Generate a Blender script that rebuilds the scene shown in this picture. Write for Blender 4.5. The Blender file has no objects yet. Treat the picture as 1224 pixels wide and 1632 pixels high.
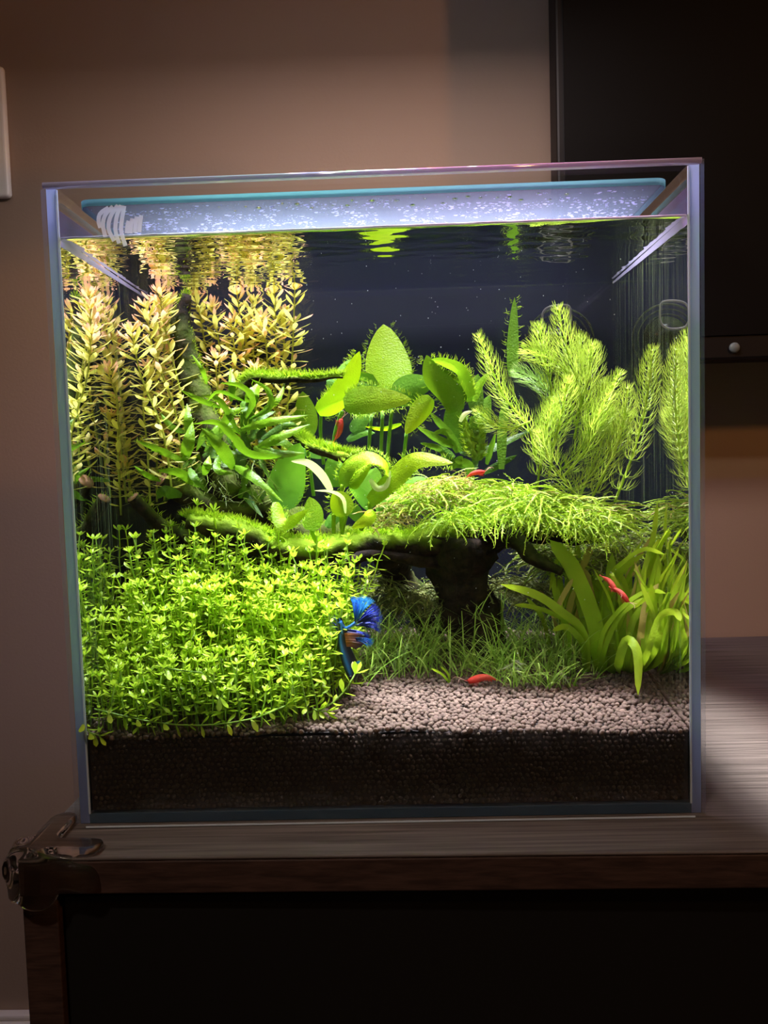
import bpy, math, random
import numpy as np
from mathutils import Vector, Matrix, noise
random.seed(7)
R = random.Random(11)
U = R.uniform
S = bpy.context.scene
COL = S.collection

# ------------------------------------------------------------------ camera
CAM = Vector((.01143, -.3559, .1710)); YAW, PITCH, ROLL, F = -.025, -.063, -.029, 1226.
_cy, _sy, _cp, _sp = math.cos(YAW), math.sin(YAW), math.cos(PITCH), math.sin(PITCH)
FW = Vector((_sy*_cp, _cy*_cp, _sp)); RT = Vector((_cy, -_sy, 0)); UP = RT.cross(FW)
RT, UP = RT*math.cos(ROLL)+UP*math.sin(ROLL), UP*math.cos(ROLL)-RT*math.sin(ROLL)
cd = bpy.data.cameras.new('camera'); cam = bpy.data.objects.new('camera', cd); COL.objects.link(cam)
m = Matrix((RT, UP, -FW)).transposed().to_4x4(); m.translation = CAM
cam.matrix_world = m
cd.sensor_fit = 'VERTICAL'; cd.sensor_height = 36; cd.lens = F/1632*36; cd.clip_start = .01
S.camera = cam
# ------------------------------------------------------------------ world, exposure, lights
S.view_settings.view_transform = 'Standard'; S.view_settings.look = 'None'
S.view_settings.exposure = 0.0; S.view_settings.gamma = 1; S.view_settings.use_curve_mapping = False
cy = S.cycles
cy.max_bounces = 14; cy.diffuse_bounces = 4; cy.glossy_bounces = 6; cy.transmission_bounces = 8
cy.transparent_max_bounces = 48; cy.caustics_refractive = True; cy.caustics_reflective = True
cy.sample_clamp_indirect = 4; cy.use_denoising = True; cy.blur_glossy = .5
W = bpy.data.worlds.new('room'); S.world = W; W.use_nodes = True
W.node_tree.nodes['Background'].inputs[0].default_value = (1, .70, .42, 1)
W.node_tree.nodes['Background'].inputs[1].default_value = .012
def area(name, loc, to, sx, sy_, power, col, spread=180):
    l = bpy.data.lights.new(name, 'AREA'); l.shape = 'RECTANGLE'; l.size = sx; l.size_y = sy_
    l.energy = power; l.color = col; l.spread = math.radians(spread)
    o = bpy.data.objects.new(name, l); COL.objects.link(o); o.location = loc
    o.rotation_euler = (Vector(to)-Vector(loc)).to_track_quat('-Z', 'Y').to_euler(); return o
area('ceiling_lamp', (1.35, -.85, 1.05), (0, .36, .2), .10, .10, 5.8, (1, .43, .12))
area('added_fill', (-.35, -.75, 1.35), (0, -.08, 0), .06, .06, .85, (1, .82, .68), 60)  # unseen fill light, added to brighten the tabletop front and give highlights
LAMP_Z, LAMP_Y = .545, .092
area('aquarium_light', (.01, LAMP_Y, LAMP_Z-.004), (.01, LAMP_Y, 0), .235, .06, 7.6, (1, .94, .87), 34)
area('side_glow', (.01, LAMP_Y, LAMP_Z-.004), (.01, LAMP_Y, 0), .25, .05, 1.7, (1, .82, .80), 180)
for px_, c_ in ((-.07, (.1, .15, 1)), (-.035, (.1, 1, .25)), (-.01, (.1, .15, 1)), (.045, (1, .1, .7)), (.055, (.05, .15, 1)), (.075, (1, .05, .08)), (-.10, (.3, .2, 1))):
    area('coloured_led', (px_, LAMP_Y-.032, LAMP_Z-.004), (px_, LAMP_Y-.032, 0), .004, .004, .13 if c_[2] == 1 and c_[0] < .5 else .18, c_, 120 if c_[2] == 1 else 50)

# ------------------------------------------------------------------ helpers
def ray(px, py): return (FW+RT*((px-612)/F)-UP*((py-816)/F)).normalized()
def air(px, py, Y=None, Z=None):
    d = ray(px, py); t = (Y-CAM.y)/d.y if Y is not None else (Z-CAM.z)/d.z
    return CAM+d*t
YF = .005
def at0(px, py, Y):
    d = ray(px, py); P = CAM+d*((YF-CAM.y)/d.y)
    ex, ez = d.x/1.333, d.z/1.333; ey = math.sqrt(1-ex*ex-ez*ez)
    k = (Y-YF)/ey
    return Vector((P.x+ex*k, Y, P.z+ez*k))
def at(px, py, Y, lim=.1425):
    """point inside the water at depth Y whose refracted image falls on the pixel; pulled forward if beyond a side pane"""
    p = at0(px, py, Y)
    while abs(p.x) > lim and Y > .012:
        Y -= .004; p = at0(px, py, Y)
    return p
def soil_z(x, y):
    f = .0415+.0018*(1-((x+.01)/.14)**2)-.002*max(0, x/.14)
    return f+.125*max(0, y-.005)+.0012*noise.noise((x*40, y*40, 0))

def mat(name, col=(.5, .5, .5), rough=.5, **kw):
    m_ = bpy.data.materials.new(name); m_.use_nodes = True; b = m_.node_tree.nodes['Principled BSDF']
    b.inputs['Base Color'].default_value = (*col, 1); b.inputs['Roughness'].default_value = rough
    for k, v in kw.items(): b.inputs[k.replace('_', ' ')].default_value = v
    return m_
def N(m_, t, **kw):
    n = m_.node_tree.nodes.new(t)
    for k, v in kw.items():
        if k in n.inputs: n.inputs[k].default_value = v
        else: setattr(n, k, v)
    return n
def L(m_, a, b): m_.node_tree.links.new(a, b)
def out(m_): return next(n for n in m_.node_tree.nodes if n.type == 'OUTPUT_MATERIAL')
def sheet_glass(name, ior, tint=(1, 1, 1), rough=0., streak=0., slab=False):
    """clear interface: the share that Fresnel reflects is glossy, the rest passes straight on (total reflection from the wet side)"""
    m_ = bpy.data.materials.new(name); m_.use_nodes = True; nt = m_.node_tree
    nt.nodes.remove(nt.nodes['Principled BSDF'])
    fr = N(m_, 'ShaderNodeFresnel'); fr.inputs['IOR'].default_value = ior
    if slab:      # a pane of two parallel faces: neither face can reflect totally towards air
        gm = N(m_, 'ShaderNodeNewGeometry'); mr = N(m_, 'ShaderNodeMapRange'); mr.inputs[3].default_value = ior; mr.inputs[4].default_value = 1/ior
        L(m_, gm.outputs['Backfacing'], mr.inputs[0]); L(m_, mr.outputs[0], fr.inputs['IOR'])
    tr = N(m_, 'ShaderNodeBsdfTransparent'); tr.inputs[0].default_value = (*tint, 1)
    gl = N(m_, 'ShaderNodeBsdfGlossy'); gl.inputs['Roughness'].default_value = rough; gl.inputs[0].default_value = (1, 1, 1, 1)
    mx = N(m_, 'ShaderNodeMixShader'); L(m_, fr.outputs[0], mx.inputs[0]); L(m_, tr.outputs[0], mx.inputs[1]); L(m_, gl.outputs[0], mx.inputs[2])
    last = mx
    if streak:
        tc = N(m_, 'ShaderNodeTexCoord'); mp = N(m_, 'ShaderNodeMapping'); mp.inputs['Scale'].default_value = (400, 400, 8)
        no = N(m_, 'ShaderNodeTexNoise'); no.inputs['Scale'].default_value = 1; no.inputs['Detail'].default_value = 3
        L(m_, tc.outputs['Object'], mp.inputs[0]); L(m_, mp.outputs[0], no.inputs['Vector'])
        cr = N(m_, 'ShaderNodeMapRange'); cr.inputs[1].default_value = .5; cr.inputs[2].default_value = .75; cr.inputs[3].default_value = 0; cr.inputs[4].default_value = streak
        L(m_, no.outputs[0], cr.inputs[0])
        df = N(m_, 'ShaderNodeBsdfDiffuse'); df.inputs[0].default_value = (.35, .42, .25, 1)
        m2 = N(m_, 'ShaderNodeMixShader'); L(m_, cr.outputs[0], m2.inputs[0]); L(m_, mx.outputs[0], m2.inputs[1]); L(m_, df.outputs[0], m2.inputs[2])
        last = m2
    L(m_, last.outputs[0], out(m_).inputs[0]); return m_
def leafmat(name, ca, cb, trans=.4, rough=.45, vein=0., var=.25, scale=60, bump=.15):
    """two colours mixed by the mesh attribute t, with per-leaf variation; partly translucent"""
    m_ = bpy.data.materials.new(name); m_.use_nodes = True; b = m_.node_tree.nodes['Principled BSDF']
    a = N(m_, 'ShaderNodeAttribute', attribute_name='t'); oi = N(m_, 'ShaderNodeObjectInfo')
    no = N(m_, 'ShaderNodeTexNoise'); no.inputs['Scale'].default_value = scale; no.inputs['Detail'].default_value = 4
    tc = N(m_, 'ShaderNodeNewGeometry'); L(m_, tc.outputs['Position'], no.inputs['Vector'])
    mx = N(m_, 'ShaderNodeMix', data_type='RGBA'); mx.inputs[6].default_value = (*ca, 1); mx.inputs[7].default_value = (*cb, 1)
    L(m_, a.outputs['Fac'], mx.inputs[0])
    ad = N(m_, 'ShaderNodeMath', operation='ADD'); L(m_, oi.outputs['Random'], ad.inputs[0]); L(m_, no.outputs[0], ad.inputs[1])
    mr = N(m_, 'ShaderNodeMapRange'); mr.inputs[1].default_value = .3; mr.inputs[2].default_value = 1.7
    mr.inputs[3].default_value = 1-var; mr.inputs[4].default_value = 1+var; L(m_, ad.outputs[0], mr.inputs[0])
    hs = N(m_, 'ShaderNodeHueSaturation'); L(m_, mr.outputs[0], hs.inputs['Value']); L(m_, mx.outputs[2], hs.inputs['Color'])
    L(m_, hs.outputs[0], b.inputs['Base Color']); b.inputs['Roughness'].default_value = rough
    tl = N(m_, 'ShaderNodeBsdfTranslucent'); L(m_, hs.outputs[0], tl.inputs[0])
    bp = N(m_, 'ShaderNodeBump'); bp.inputs['Strength'].default_value = bump; bp.inputs['Distance'].default_value = .002
    n2 = N(m_, 'ShaderNodeTexNoise'); n2.inputs['Scale'].default_value = scale*8; L(m_, tc.outputs['Position'], n2.inputs['Vector'])
    L(m_, n2.outputs[0], bp.inputs['Height']); L(m_, bp.outputs[0], b.inputs['Normal'])
    ms = N(m_, 'ShaderNodeMixShader'); ms.inputs[0].default_value = trans
    L(m_, b.outputs[0], ms.inputs[1]); L(m_, tl.outputs[0], ms.inputs[2]); L(m_, ms.outputs[0], out(m_).inputs[0])
    return m_

def tag(o, label=None, cat=None, group=None, kind=None):
    if label: o['label'] = label
    if cat: o['category'] = cat
    if group: o['group'] = group
    if kind: o['kind'] = kind
    return o
def thing(name, label, cat, loc=(0, 0, 0), group=None):
    o = bpy.data.objects.new(name, None); COL.objects.link(o); o.location = loc; o.empty_display_size = .01
    return tag(o, label, cat, group)
class MB:
    def __init__(s): s.v = []; s.f = []; s.t = []; s.mi = []; s.cur = 0
    def add(s, vs, fs, t=0.):
        n = len(s.v); s.v.extend(vs)
        s.t.extend(t if isinstance(t, (list, tuple)) else [t]*len(vs))
        s.f.extend([tuple(i+n for i in f) for f in fs]); s.mi.extend([s.cur]*len(fs))
    def box(s, x0, x1, y0, y1, z0, z1, t=0.):
        s.add([Vector((x, y, z)) for x in (x0, x1) for y in (y0, y1) for z in (z0, z1)],
              [(0, 1, 3, 2), (4, 6, 7, 5), (0, 4, 5, 1), (2, 3, 7, 6), (0, 2, 6, 4), (1, 5, 7, 3)], t)
    def ribbon(s, P, Wd, side, t=(0, 0), fold=0., cols=3, wave=0.):
        vs = []; fs = []; ts = []; n = len(P); ph = U(0, 6)
        for i, p in enumerate(P):
            d = (P[min(i+1, n-1)]-P[max(i-1, 0)]); d = d.normalized() if d.length > 1e-9 else Vector((0, 0, 1))
            sd = side[i] if isinstance(side, list) else side
            sd = sd-d*sd.dot(d); sd = sd.normalized() if sd.length > 1e-6 else Vector((1, 0, 0)); nn = sd.cross(d)
            w = Wd[i]; k = i/(n-1)
            for c in range(cols):
                q = 2*c/(cols-1)-1
                o = p+sd*(w*q)+nn*(w*fold*abs(q))
                if wave: o = o+nn*(wave*w*abs(q)*math.sin(ph+i*1.9+q*2))
                vs.append(o); ts.append(t[0]+(t[1]-t[0])*k)
            if i:
                for c in range(cols-1):
                    a = (i-1)*cols+c; fs.append((a, a+1, a+cols+1, a+cols))
        s.add(vs, fs, ts)
    def tube(s, P, Rd, seg=8, t=(0, 0), jit=0., cap=True):
        vs = []; fs = []; ts = []; n = len(P); ref = Vector((.3, .9, .1))
        for i, p in enumerate(P):
            d = (P[min(i+1, n-1)]-P[max(i-1, 0)]).normalized()
            a = d.cross(ref); a = a.normalized() if a.length > .05 else d.orthogonal().normalized(); b = d.cross(a); ref = b.cross(d) if False else ref
            for k in range(seg):
                an = 2*math.pi*k/seg; dr = a*math.cos(an)+b*math.sin(an); r = Rd[i]
                if jit: r *= 1+jit*(noise.noise((p+dr*r)*90)+.5*noise.noise((p+dr*r)*300))
                vs.append(p+dr*r); ts.append(t[0]+(t[1]-t[0])*i/(n-1))
            if i:
                for k in range(seg):
                    q = (i-1)*seg; fs.append((q+k, q+(k+1) % seg, q+seg+(k+1) % seg, q+seg+k))
        if cap: fs.append(tuple(range(seg-1, -1, -1))); fs.append(tuple((n-1)*seg+k for k in range(seg)))
        s.add(vs, fs, ts)
    def build(s, name, ma, parent=None, smooth=True, label=None, kind=None):
        me = bpy.data.meshes.new(name); off = parent.location if parent is not None and parent.type == 'EMPTY' and parent.parent is None and not getattr(parent, 'rotlocal', False) else Vector()
        if parent is not None and parent.get('_local'): off = Vector()
        me.from_pydata([tuple(v-off) for v in s.v], [], s.f)
        a = me.attributes.new('t', 'FLOAT', 'POINT'); a.data.foreach_set('value', s.t)
        for x in (ma if isinstance(ma, list) else [ma]): me.materials.append(x)
        if any(s.mi): me.polygons.foreach_set('material_index', s.mi)
        if smooth: me.polygons.foreach_set('use_smooth', [True]*len(me.polygons))
        me.update()
        o = bpy.data.objects.new(name, me); COL.objects.link(o); o.parent = parent
        return tag(o, label, kind=kind)
def bevel(o, w, seg=2):
    b = o.modifiers.new('b', 'BEVEL'); b.width = w; b.segments = seg; b.limit_method = 'ANGLE'; return o
def smooth_path(pts, n):
    """Catmull-Rom through control points"""
    P = [Vector(p) for p in pts]
    if len(P) == 2: return [P[0].lerp(P[1], i/(n-1)) for i in range(n)]
    P = [P[0]*2-P[1]]+P+[P[-1]*2-P[-2]]; o = []; m_ = len(P)-3
    for i in range(n):
        u = i/(n-1)*m_; k = min(int(u), m_-1); f = u-k; a, b, c, d = P[k:k+4]
        o.append(.5*((2*b)+(c-a)*f+(2*a-5*b+4*c-d)*f*f+(3*b-a-3*c+d)*f**3))
    return o

# ------------------------------------------------------------------ materials of the room
def wood_mat(name, dark, light, rough, axis_scale=(6, 260, 260)):
    m_ = mat(name, dark, rough); b = m_.node_tree.nodes['Principled BSDF']
    tc = N(m_, 'ShaderNodeTexCoord'); mp = N(m_, 'ShaderNodeMapping'); mp.inputs['Scale'].default_value = axis_scale
    no = N(m_, 'ShaderNodeTexNoise'); no.inputs['Scale'].default_value = 2; no.inputs['Detail'].default_value = 6; no.inputs['Distortion'].default_value = .3
    L(m_, tc.outputs['Object'], mp.inputs[0]); L(m_, mp.outputs[0], no.inputs['Vector'])
    cr = N(m_, 'ShaderNodeValToRGB'); cr.color_ramp.elements[0].position = .35; cr.color_ramp.elements[1].position = .7
    cr.color_ramp.elements[0].color = (*dark, 1); cr.color_ramp.elements[1].color = (*light, 1)
    L(m_, no.outputs[0], cr.inputs[0]); L(m_, cr.outputs[0], b.inputs['Base Color'])
    bp = N(m_, 'ShaderNodeBump'); bp.inputs['Strength'].default_value = .35; bp.inputs['Distance'].default_value = .0006
    L(m_, no.outputs[0], bp.inputs['Height']); L(m_, bp.outputs[0], b.inputs['Normal']); return m_
M = {}
def plaster(name, col):
    m_ = mat(name, col, .75); b = m_.node_tree.nodes['Principled BSDF']
    tc = N(m_, 'ShaderNodeTexCoord'); no = N(m_, 'ShaderNodeTexNoise'); no.inputs['Scale'].default_value = 350; no.inputs['Detail'].default_value = 3
    L(m_, tc.outputs['Object'], no.inputs['Vector'])
    bp = N(m_, 'ShaderNodeBump'); bp.inputs['Strength'].default_value = .12; bp.inputs['Distance'].default_value = .001
    L(m_, no.outputs[0], bp.inputs['Height']); L(m_, bp.outputs[0], b.inputs['Normal']); return m_
M['wall'] = plaster('wall_paint', (.34, .24, .175))
M['trim'] = mat('trim_paint', (.75, .68, .62), .5)
M['floor'] = wood_mat('floor_boards', (.08, .05, .03), (.14, .09, .06), .5)
M['top'] = wood_mat('dark_oak_laminate', (.050, .040, .038), (.135, .112, .108), .55)
M['edge'] = wood_mat('dark_oak_edge', (.026, .014, .011), (.055, .030, .024), .45, (30, 30, 200))
M['black'] = mat('black_panel', (.006, .006, .006), .4)
M['tv'] = mat('television_black', (.0012, .0009, .0008), .7, Specular_IOR_Level=.15)
M['tv2'] = mat('television_frame', (.006, .005, .005), .5, Specular_IOR_Level=.25)
M['grey'] = mat('grey_plastic', (.16, .19, .18), .5)
M['white'] = mat('white_plastic', (.85, .80, .74), .35)

# ------------------------------------------------------------------ room shell
WY = .3628
q = MB(); q.box(-1.6, 1.6, WY, WY+.05, -.75, 1.5); tag(q.build('wall_back', M['wall'], smooth=False), kind='structure')
q = MB(); q.box(-1.6, 1.6, -1.4, WY+.05, -.78, -.75); tag(q.build('floor', M['floor'], smooth=False), kind='structure')
q = MB(); q.box(-1.6, 1.6, WY-.014, WY, -.75, -.362); q.box(-1.6, 1.6, WY-.010, WY, -.362, -.356)
tag(bevel(q.build('baseboard_back', M['trim'], smooth=False), .002), kind='structure')

# cabinet
cab = thing('cabinet', 'dark brown wood grain cabinet with a black panel, standing under the aquarium', 'cabinet', (0, .16, -.75))
TX = -.164
def slab(pts, z0, z1):
    q = MB(); n = len(pts)
    q.add([Vector((x, y, z)) for z in (z0, z1) for x, y in pts], [tuple(range(n))[::-1], tuple(range(n, 2*n))]+[(i, (i+1) % n, n+(i+1) % n, n+i) for i in range(n)])
    return q
q = slab([(TX, -.0275), (.9, -.0395), (.9, WY-.002), (TX, WY-.002)], -.0003-.0012, 0); o = bevel(q.build('tabletop', M['top'], cab, smooth=False), .0006)
q = slab([(TX, -.0275), (.9, -.0395), (.9, WY-.002), (TX, WY-.002)], -.0168, -.0016); bevel(q.build('edge_band', M['edge'], cab, smooth=False), .0008)
q = MB(); q.box(TX-.0005, -.1485, -.026, WY-.004, -.75, -.0169); bevel(q.build('side_panel', M['edge'], cab, smooth=False), .0006)
q = MB(); q.box(.88, .90, -.026, WY-.004, -.75, -.0169); bevel(q.build('side_panel', M['edge'], cab, smooth=False), .0006)
q = MB(); q.box(-.1475, .879, -.0225, -.016, -.73, -.0205); bevel(q.build('front_panel', M['black'], cab, smooth=False, label='black front panel below the top'), .001)
q = MB(); q.box(-.1484, .8799, -.016, -.010, -.74, -.0170); q.build('inner_rail', M['black'], cab, smooth=False)

# television
TY = .285
tvx, tvz = .1435, .2475
tv = thing('television', 'large black television behind the aquarium, cut off by the picture edge', 'television', (.55, TY+.02, tvz))
q = MB(); q.box(tvx, 1.0, TY, TY+.028, tvz, .78); bevel(q.build('body', M['tv2'], tv, smooth=False), .002)
q = MB(); q.box(tvx+.006, .994, TY-.0012, TY, tvz+.0195, .775); q.build('screen', M['tv'], tv, smooth=False, label='unlit black screen')
bc = air(1171, 554, Y=TY-.001)
q = MB(); q.tube([bc+Vector((0, .002, 0)), bc, bc-Vector((0, .0012, 0))], [.0042, .0042, .0034], 24); q.build('button', M['grey'], tv, label='small round grey button')
q = MB(); q.box(.50, .60, TY+.02, TY+.05, .0, .45); q.box(.42, .68, TY-.03, TY+.07, 0.0, .008); bevel(q.build('stand', M['tv2'], tv, smooth=False), .002)

# light switch
c0 = air(0, 110, Y=WY); c1 = air(22, 318, Y=WY)
sw = thing('light_switch', 'cream wall switch plate, tall with rounded corners, on the tan wall', 'light switch', (-.385, WY, .425))
q = MB(); q.box(-.4125, c1.x, WY-.007, WY, c1.z, c0.z); bevel(q.build('switch_plate', M['white'], sw, smooth=False), .004, 4)
q = MB(); q.box(-.400, c1.x-.0175, WY-.011, WY-.0072, c1.z+.022, c0.z-.022); bevel(q.build('rocker', M['white'], sw, smooth=False), .0015, 3)

# silicone corner guard
def lobed(pts, n, x):   # rounded slab from outline circles (union by remesh)
    for (c, r) in pts: x.tube([Vector(c)-n*.0021, Vector(c)+n*.0021], [r, r], 24)
q = MB()
Z = Vector((0, 0, 1)); Yv = Vector((0, 1, 0)); Xv = Vector((1, 0, 0))
fy = -.0275-.0022; tz = .0022; sx = TX-.0022
def cap(a, b, r, n, steps=7):
    for i in range(steps): lobed([(Vector(a).lerp(Vector(b), i/(steps-1)), r)], n, q)
cap((TX+.004, fy, -.003), (TX+.030, fy, -.0085), .0062, Yv)
cap((TX+.004, fy, -.004), (TX+.008, fy, -.0125), .0105, Yv)
cap((TX+.004, fy+.009, tz), (TX+.030, fy+.0075, tz), .0062, Z)
cap((TX+.006, fy+.008, tz), (TX+.006, fy+.034, tz), .0068, Z)
cap((sx, fy+.008, -.004), (sx, fy+.008, -.0125), .0105, Xv)
cap((sx, fy+.010, -.003), (sx, fy+.034, -.0085), .0062, Xv)
M['silicone'] = mat('clear_silicone', (.84, .78, .70), .05, IOR=1.42, Transmission_Weight=1.0)
o = q.build('corner_guard', M['silicone'])
rm = o.modifiers.new('r', 'REMESH'); rm.mode = 'VOXEL'; rm.voxel_size = .0009; rm.use_smooth_shade = True
sm = o.modifiers.new('s', 'SMOOTH'); sm.iterations = 14; sm.factor = .7
tag(o, 'clear silicone corner guard wrapped on the cabinet corner', 'corner guard')

# ------------------------------------------------------------------ aquarium glass
HX, HY, HZ, T = .150, .185, .3026, .005
AQ = thing('aquarium', 'rimless clear glass aquarium planted with green plants, standing on the dark cabinet', 'aquarium', (0, .0925, 0))
M['pane'] = sheet_glass('clear_glass', 1.5, (.985, .995, .99), slab=True)
M['side'] = sheet_glass('side_glass', 1.5, (.97, .99, .985), slab=True)
def frosted(name, col, tr, clear, rough=.25):
    m_ = mat(name, col, rough); b = m_.node_tree.nodes['Principled BSDF']
    tl = N(m_, 'ShaderNodeBsdfTranslucent'); tl.inputs[0].default_value = (*col, 1)
    tp = N(m_, 'ShaderNodeBsdfTransparent'); tp.inputs[0].default_value = (*[min(1, .5+c) for c in col], 1)
    a = N(m_, 'ShaderNodeMixShader'); a.inputs[0].default_value = tr; L(m_, b.outputs[0], a.inputs[1]); L(m_, tl.outputs[0], a.inputs[2])
    c = N(m_, 'ShaderNodeMixShader'); c.inputs[0].default_value = clear; L(m_, a.outputs[0], c.inputs[1]); L(m_, tp.outputs[0], c.inputs[2])
    L(m_, c.outputs[0], out(m_).inputs[0]); return m_
M['seam'] = frosted('blue_glass_edge', (.46, .58, 1.0), .85, .0)
M['bottom'] = frosted('dark_blue_glass', (.06, .11, .18), .1, .0)
M['rim'] = frosted('polished_rim', (.80, .78, .92), .15, .05, .09); M['rim'].node_tree.nodes['Principled BSDF'].inputs['Metallic'].default_value = .55
M['line'] = frosted('bright_edge', (.75, .85, .95), .5, .1, .2)
q = MB(); q.box(-HX, HX, 0, T, 0, HZ); q.build('front_pane', M['pane'], AQ, smooth=False)
for s in (-1, 1):
    a, b = sorted((s*HX, s*(HX-T)))
    q = MB(); q.box(a, b, T+.0004, HY, .0, HZ); q.build('side_pane', M['side'], AQ, smooth=False)
    q = MB(); q.add([Vector((a+.0002, T+.0002, .0002)), Vector((b-.0002, T+.0002, .0002)), Vector((b-.0002, T+.0002, HZ-.0002)), Vector((a+.0002, T+.0002, HZ-.0002))], [(0, 1, 2, 3)]); q.build('edge_seam', M['seam'], AQ, smooth=False, label='bluish edge of the side glass')
    xi = s*(HX-T); q = MB(); q.box(xi-.0004, xi+.0004, T-.0002, T+.0009, .005, HZ-.001); q.build('bright_edge', M['line'], AQ, smooth=False)
M['back'] = mat('dark_navy_backing', (.010, .0125, .034), .6, Specular_IOR_Level=.2)
q = MB(); q.box(-HX+T, HX-T, HY-T, HY, T, HZ); q.build('back_pane', M['side'], AQ, smooth=False)
q = MB(); q.box(-HX+T, HX-T, HY-T-.0008, HY-T-.0001, T, .2835); q.build('backing_film', M['back'], AQ, smooth=False, label='dark navy film on the back glass')
q = MB(); q.box(-HX+T, HX-T, T, HY-T, .0004, T); q.build('bottom_pane', M['bottom'], AQ, smooth=False)
q = MB(); q.box(-HX+T, HX-T, -.0003, .0001, .0005, .0012); q.build('bottom_edge', M['line'], AQ, smooth=False)
q = MB(); q.tube([Vector((-HX+.001, .0010, HZ-.0004)), Vector((HX-.001, .0010, HZ-.0004))], [.0014, .0014], 12); q.tube([Vector((-HX+.001, .0042, HZ-.0003)), Vector((HX-.001, .0042, HZ-.0003))], [.0007, .0007], 10)
q.build('rim', M['rim'], AQ, label='polished upper rim with coloured light reflections')
# etched fish mark: fan of curved strokes
M['etch'] = frosted('etched_white', (.85, .80, .95), .75, .40)
q = MB()
def stroke(p, w):
    P = [air(x, y, Y=-.0003) for x, y in p]; P = smooth_path(P, 9); q.ribbon(P, [w]*9, Vector((1, 0, .0)), cols=2)
for p in (((173, 331), (160, 340), (157, 352), (160, 363)), ((180, 329), (168, 342), (164, 358), (168, 378)), ((188, 327), (176, 345), (173, 365), (182, 384)),
          ((193, 327), (186, 345), (184, 368), (190, 388)), ((198, 328), (195, 345), (193, 368), (200, 392)), ((205, 352), (203, 360), (202, 372)),
          ((211, 348), (209, 358), (208, 372)), ((218, 345), (216, 358), (215, 371)), ((225, 343), (223, 358), (222, 370))):
    stroke(p, .00095)
q.build('etched_fish', M['etch'], AQ, smooth=False, label='pale etched fish mark made of curved strokes')

# wet waterline band, its highlight put into pale strips and a tube
M['film'] = frosted('lavender_waterline_highlight', (.50, .48, .80), .4, .25, .15); M['haze'] = frosted('misted_side', (.22, .20, .30), .3, .72, .2)  # 'film' is the waterline highlight, put into a pale lavender colour
for s in (-1, 1):
    xa, xb = sorted((s*(HX-T-.0009), s*(HX-T-.0001)))
    q = MB(); n = 30; P = [Vector(((xa+xb)/2, T+.002+(HY-2*T-.006)*k/(n-1), .2782)) for k in range(n)]
    q.ribbon(P, [.0021*(1-.75*(k/(n-1)))*(1+.25*noise.noise((k*.7, s, 0))) for k in range(n)], Vector((0, 0, 1)), cols=2); q.build('waterline_highlight', M['film'], AQ)
    q = MB(); q.box(xa+.0003, xb-.0003, T+.001, HY-T-.002, .2808, .2925); q.build('mist_film', M['haze'], AQ, smooth=False)
q = MB(); q.tube([Vector((-HX+T+.001+(2*HX-2*T-.002)*k/40, T+.0006, .2797+.00025*noise.noise((k*.6, 0, 3)))) for k in range(41)], [.00055+.00025*noise.noise((k*.9, 4, 0)) for k in range(41)], 6); q.build('waterline_highlight', M['rim'], AQ, label='bright wet line across the front glass, its highlight built in')
# lid
LZ = .2995
M['lid'] = frosted('misted_glass', (.085, .105, .165), .30, .70, .16)
_b = M['lid'].node_tree.nodes['Principled BSDF']; _tc = N(M['lid'], 'ShaderNodeNewGeometry'); _n = N(M['lid'], 'ShaderNodeTexVoronoi'); _n.inputs['Scale'].default_value = 700
_bp = N(M['lid'], 'ShaderNodeBump'); _bp.inputs['Strength'].default_value = .8; _bp.inputs['Distance'].default_value = .0008
L(M['lid'], _tc.outputs['Position'], _n.inputs['Vector']); L(M['lid'], _n.outputs['Distance'], _bp.inputs['Height']); L(M['lid'], _bp.outputs[0], _b.inputs['Normal'])
M['cyan'] = frosted('cyan_glass_edge', (.13, .36, .44), .5, .1, .2)
lid = thing('glass_lid', 'glass lid with a cyan edge and condensation on its underside, resting inside the aquarium top', 'lid', (0, .09, LZ))
lx, ly0, ly1, rc = .1405, .0175, .168, .006
def rrect(x, y0, y1, r, n=6):
    o = []
    for cx, cy_, a0 in ((x-r, y0+r, -90), (x-r, y1-r, 0), (-x+r, y1-r, 90), (-x+r, y0+r, 180)):
        for i in range(n+1):
            a = math.radians(a0+90*i/n); o.append((cx+r*math.cos(a), cy_+r*math.sin(a)))
    return o
q = slab(rrect(lx-.0004, ly0+.0004, ly1-.0004, rc), LZ-.0018, LZ+.0018); q.build('lid_sheet', M['lid'], lid, smooth=False)
ri = rrect(lx, ly0, ly1, rc); q = MB(); n = len(ri)
q.add([Vector((x, y, z)) for z in (LZ-.0016, LZ+.0016) for x, y in ri], [(i, (i+1) % n, n+(i+1) % n, n+i) for i in range(n)]); q.build('lid_edge', M['cyan'], lid, smooth=False, label='cyan polished edge')
# lid clips
M['clip'] = sheet_glass('clear_acrylic', 1.49, (.93, .93, .97), slab=True)
for s in (-1, 1):
    for yy in (.13,):
        cl = thing('lid_clip', 'small clear clip carrying the lid on the %s' % ('side glass near the light switch' if s < 0 else 'side glass near the television'), 'clip', (s*.1425, yy, LZ), 'clear clips that carry the lid')
        q = MB(); a, b = sorted((s*.1452, s*.136)); q.box(a, b, yy-.008, yy+.008, LZ-.0045, LZ-.0020); q.box(*sorted((s*.1452, s*.1437)), yy-.008, yy+.008, LZ-.002, .3035)
        q.build('clip_body', M['clip'], cl, smooth=False)
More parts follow.
